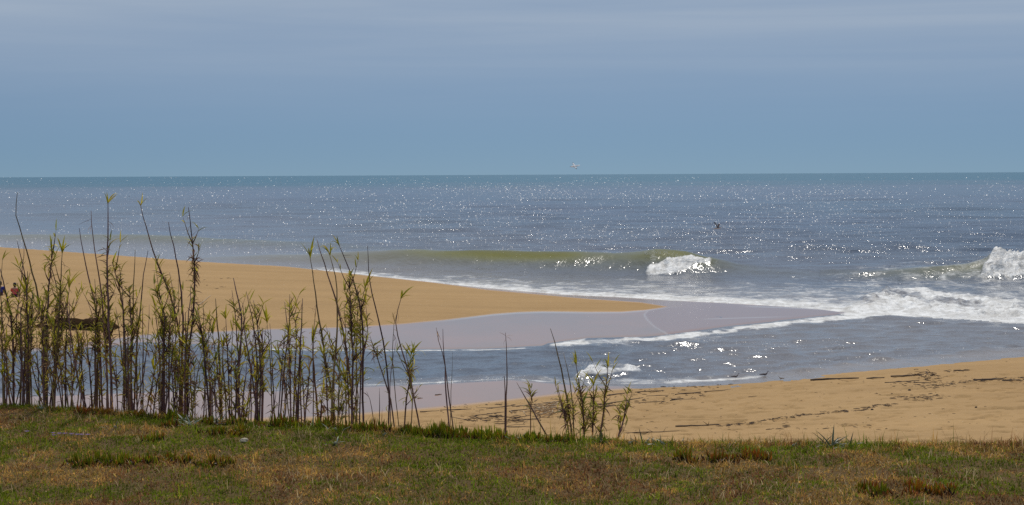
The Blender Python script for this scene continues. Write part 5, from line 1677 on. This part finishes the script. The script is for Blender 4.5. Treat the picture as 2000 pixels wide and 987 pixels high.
def gull_body(cols, s, neck_up):
    """continuous trunk, neck and head, facing +X"""
    if neck_up:
        sec = [((-.50, 0, -.035), .02, .008), ((-.36, 0, -.015), .045, .022), ((-.2, 0, 0), .075, .06), ((-.02, 0, 0), .095, .085), ((.12, 0, .03), .08, .085), ((.20, 0, .10), .05, .07),
               ((.235, 0, .19), .036, .05), ((.255, 0, .26), .04, .045), ((.285, 0, .275), .043, .042), ((.32, 0, .272), .03, .03), ((.335, 0, .268), .012, .012)]
    else:
        sec = [((-.46, 0, .0), .06, .008), ((-.34, 0, .0), .05, .022), ((-.2, 0, 0), .07, .055), ((0, 0, 0), .09, .075), ((.14, 0, .01), .075, .065), ((.22, 0, .025), .05, .05), ((.29, 0, .035), .048, .046), ((.34, 0, .03), .025, .025)]
    v_, f_ = loft(sec)
    c_ = []
    for i, (c, a, b) in enumerate(sec):
        for k in range(10):
            up = math.sin(2 * math.pi * k / 10) > -.1
            c_.append(cols['head'] if c[0] > .22 else (cols['tail'] if c[0] < -.4 else (cols['back'] if up else cols['belly'])))
    return new_mesh("body", v_ * s, f_, M_GULL, True, vcol=np.array(c_)), sec[-1][0]


def gull(pos, yaw, s, label, flying=None, cols=None, roll=0.0, pitch=0.0):
    root = empty("gull", pos)
    root.rotation_euler = (roll, pitch, yaw)
    tag(root, label, "gull", "gulls by the river mouth")
    cols = cols or {'head': (.62, .62, .62), 'back': (.35, .36, .38), 'belly': (.7, .7, .7), 'tail': (.6, .6, .6)}
    me, hd = gull_body(cols, s, flying is None)
    link("body", me, root)
    h = np.array(hd) * s
    v_, f_ = tube([h - (.012 * s, 0, 0), h + np.array([.05, 0, -.006]) * s, h + np.array([.075, 0, -.02]) * s], [.013 * s, .009 * s, .002 * s], 6)
    link("bill", new_mesh("bill", v_, f_, M_BILL), root)
    for sd in (-1, 1):
        bm = bmesh.new(); bmesh.ops.create_icosphere(bm, subdivisions=1, radius=.007 * s)
        e = bpy.data.meshes.new("eye"); bm.to_mesh(e); bm.free(); e.materials.append(M_BILL)
        o = link("eye", e, root); o.location = h + np.array([-.03, sd * (.036 if flying is None else .036), .012]) * s
    if flying is None:
        for sd in (-1, 1):
            # folded wing along the flank, legs with a foot
            v_, f_ = loft([((-.52, sd * .02, .01), .006, .008), ((-.34, sd * .055, .02), .014, .035), ((-.1, sd * .085, .025), .02, .06), ((.08, sd * .08, .03), .018, .05), ((.15, sd * .06, .03), .006, .02)], 8)
            cc = np.array([(.05, .05, .05) if x < -.38 * s else cols['back'] for x in (v_ * s)[:, 0]])
            link("wing", new_mesh("wing", v_ * s, f_, M_GULL, True, vcol=cc), root)
            v_, f_ = tube(np.array([(0, sd * .035, -.07), (.01, sd * .035, -.14), (-.005, sd * .035, -.215), (.05, sd * .035, -.222)]) * s, [.012 * s, .008 * s, .007 * s, .010 * s], 5)
            link("leg", new_mesh("leg", v_, f_, M_BILL), root)
    else:
        span, dih, kink, td = flying
        for sd in (-1, 1):
            o = link("wing", wing_mesh(sd, span * s, .17 * s, dih[0 if sd < 0 else 1], kink[0 if sd < 0 else 1], td, cols['back']), root)
            o.location = (0, 0, .03 * s)
    return root


dark = {'head': (.10, .075, .075), 'back': (.14, .11, .11), 'belly': (.28, .25, .25), 'tail': (.10, .08, .08)}
for (px, py, s, lb) in ((1437, 740.5, .46, "gull standing at the waterline with its feet in the foam, left of the pair"), (1494, 736.5, .50, "gull standing upright at the waterline above the dark stick, right of the pair")):
    p = ground_hit(px, py)
    p[2] = max(p[2], .0) + .222 * s
    gull(p, R(8), s, lb, cols=dark)
p = ground_hit(1525, 744)
gull(p + np.array([0, 0, .10]), R(160), .30, "small pale bird at the waterline right of the dark stick", cols={'head': (.25, .2, .15), 'back': (.22, .17, .12), 'belly': (.55, .5, .42), 'tail': (.2, .15, .1)})
# in the air
gull(at_depth(1122, 325, 118), R(195), .95, "white gull gliding above the horizon with wings spread", flying=(.48, (.10, .20), (-.25, .10), .22), roll=R(-42), pitch=R(10),
     cols={'head': (.85, .85, .85), 'back': (.82, .82, .83), 'belly': (.8, .8, .8), 'tail': (.8, .8, .8)})
gull(at_depth(1402, 446, 100), R(14), .80, "white gull flying low over the sea with dark raised wings", flying=(.62, (.95, 1.1), (.15, .75), .50), roll=R(-6), pitch=R(-4),
     cols={'head': (.72, .72, .7), 'back': (.22, .22, .24), 'belly': (.72, .72, .7), 'tail': (.7, .7, .68)})


# ------------------------------------------------------------------ people sitting on the spit, seen from behind
def skin_mesh(name, joints, bones, radii, mat_, root_i=0, sub=2):
    me = bpy.data.meshes.new(name)
    me.from_pydata(joints, bones, [])
    o = bpy.data.objects.new(name, me)
    COL.objects.link(o)
    md = o.modifiers.new("skin", 'SKIN')
    md.use_smooth_shade = True
    ms = o.modifiers.new("sub", 'SUBSURF'); ms.levels = sub; ms.render_levels = sub
    sv_ = me.skin_vertices[0].data
    for i, r_ in enumerate(radii):
        sv_[i].radius = r_ if isinstance(r_, tuple) else (r_, r_)
        sv_[i].use_root = (i == root_i)
    me.materials.append(mat_)
    return o


M_SKIN = solid_material("skin", (.42, .24, .16), .6, 30, .1)
M_HAIR = solid_material("dark_hair", (.018, .012, .014), .5, 40, .4, .004)


def person(px, py, yaw, shirt_col, trouser_col, label):
    """sits on the sand with knees drawn up, facing +Y (towards the sea)"""
    p = ground_hit(px, py)
    root = empty("person", p, yaw)
    tag(root, label, "person", "people sitting on the sand spit")
    J = [(0, 0, .13), (0, .03, .30), (0, .05, .46), (0, .06, .56), (0, .07, .64), (0, .085, .70), (0, .10, .78), (0, .095, .86),
         (-.10, .03, .12), (-.13, .32, .42), (-.12, .50, .08), (-.12, .62, .04),
         (.10, .03, .12), (.13, .32, .42), (.12, .50, .08), (.12, .62, .04),
         (-.19, .06, .53), (-.25, .16, .34), (-.13, .36, .36), (-.06, .42, .36),
         (.19, .06, .53), (.25, .16, .34), (.13, .36, .36), (.06, .42, .36)]
    B = [(0, 1), (1, 2), (2, 3), (3, 4), (4, 5), (5, 6), (6, 7), (0, 8), (8, 9), (9, 10), (10, 11), (0, 12), (12, 13), (13, 14), (14, 15), (3, 16), (16, 17), (17, 18), (18, 19), (3, 20), (20, 21), (21, 22), (22, 23)]
    Rr = [(.15, .12), (.14, .10), (.16, .10), (.13, .09), .055, .055, .088, .07, .09, .065, .045, .035, .09, .065, .045, .035, .06, .045, .036, .03, .06, .045, .036, .03]
    b = skin_mesh("body", J, B, Rr, M_SKIN); b.parent = root
    # shirt over trunk and upper arms
    J2 = [(0, .0, .17), (0, .03, .30), (0, .05, .46), (0, .06, .57), (-.19, .06, .53), (-.25, .15, .36), (.19, .06, .53), (.25, .15, .36)]
    B2 = [(0, 1), (1, 2), (2, 3), (3, 4), (4, 5), (3, 6), (6, 7)]
    o = skin_mesh("shirt", J2, B2, [(.19, .15), (.175, .13), (.19, .125), (.15, .11), .08, .07, .08, .07], solid_material("shirt_cloth", shirt_col, .85, 14, .2, .006), 1)
    o.parent = root
    J3 = [(0, 0, .12), (-.10, .03, .12), (-.13, .32, .42), (-.12, .47, .14), (.10, .03, .12), (.13, .32, .42), (.12, .47, .14)]
    B3 = [(0, 1), (1, 2), (2, 3), (0, 4), (4, 5), (5, 6)]
    o = skin_mesh("trousers", J3, B3, [(.19, .14), .11, .085, .065, .11, .085, .065], solid_material("trouser_cloth", trouser_col, .85, 14, .2, .006), 0)
    o.parent = root
    # hair as a cap over the back of the head, falling to the nape
    bm = bmesh.new(); bmesh.ops.create_uvsphere(bm, u_segments=16, v_segments=10, radius=.115)
    for v in bm.verts:
        v.co.z *= 1.15
        if v.co.y > .05 and v.co.z < .05: v.co.y = .05
        if v.co.z < -.03 and v.co.y < .02: v.co.z *= 1.5
    me = bpy.data.meshes.new("hair"); bm.to_mesh(me); bm.free(); me.materials.append(M_HAIR)
    me.polygons.foreach_set('use_smooth', np.ones(len(me.polygons), bool))
    h = link("hair", me, root); h.location = (0, .08, .83)
    # face side (towards the sea): nose and ears
    for nm, lc, rd in (("nose", (0, .20, .79), .017), ("ear", (-.092, .10, .79), .024), ("ear", (.092, .10, .79), .024)):
        bm = bmesh.new(); bmesh.ops.create_icosphere(bm, subdivisions=2, radius=rd)
        me = bpy.data.meshes.new(nm); bm.to_mesh(me); bm.free(); me.materials.append(M_SKIN)
        q = link(nm, me, root); q.location = lc
    return root


person(29, 580, R(8), (.60, .10, .10), (.045, .022, .055), "person in a red top with dark hair sitting on the sand, seen from behind")
person(0, 577, R(-5), (.03, .045, .30), (.10, .04, .06), "person in a blue top sitting on the sand at the left edge of the view")
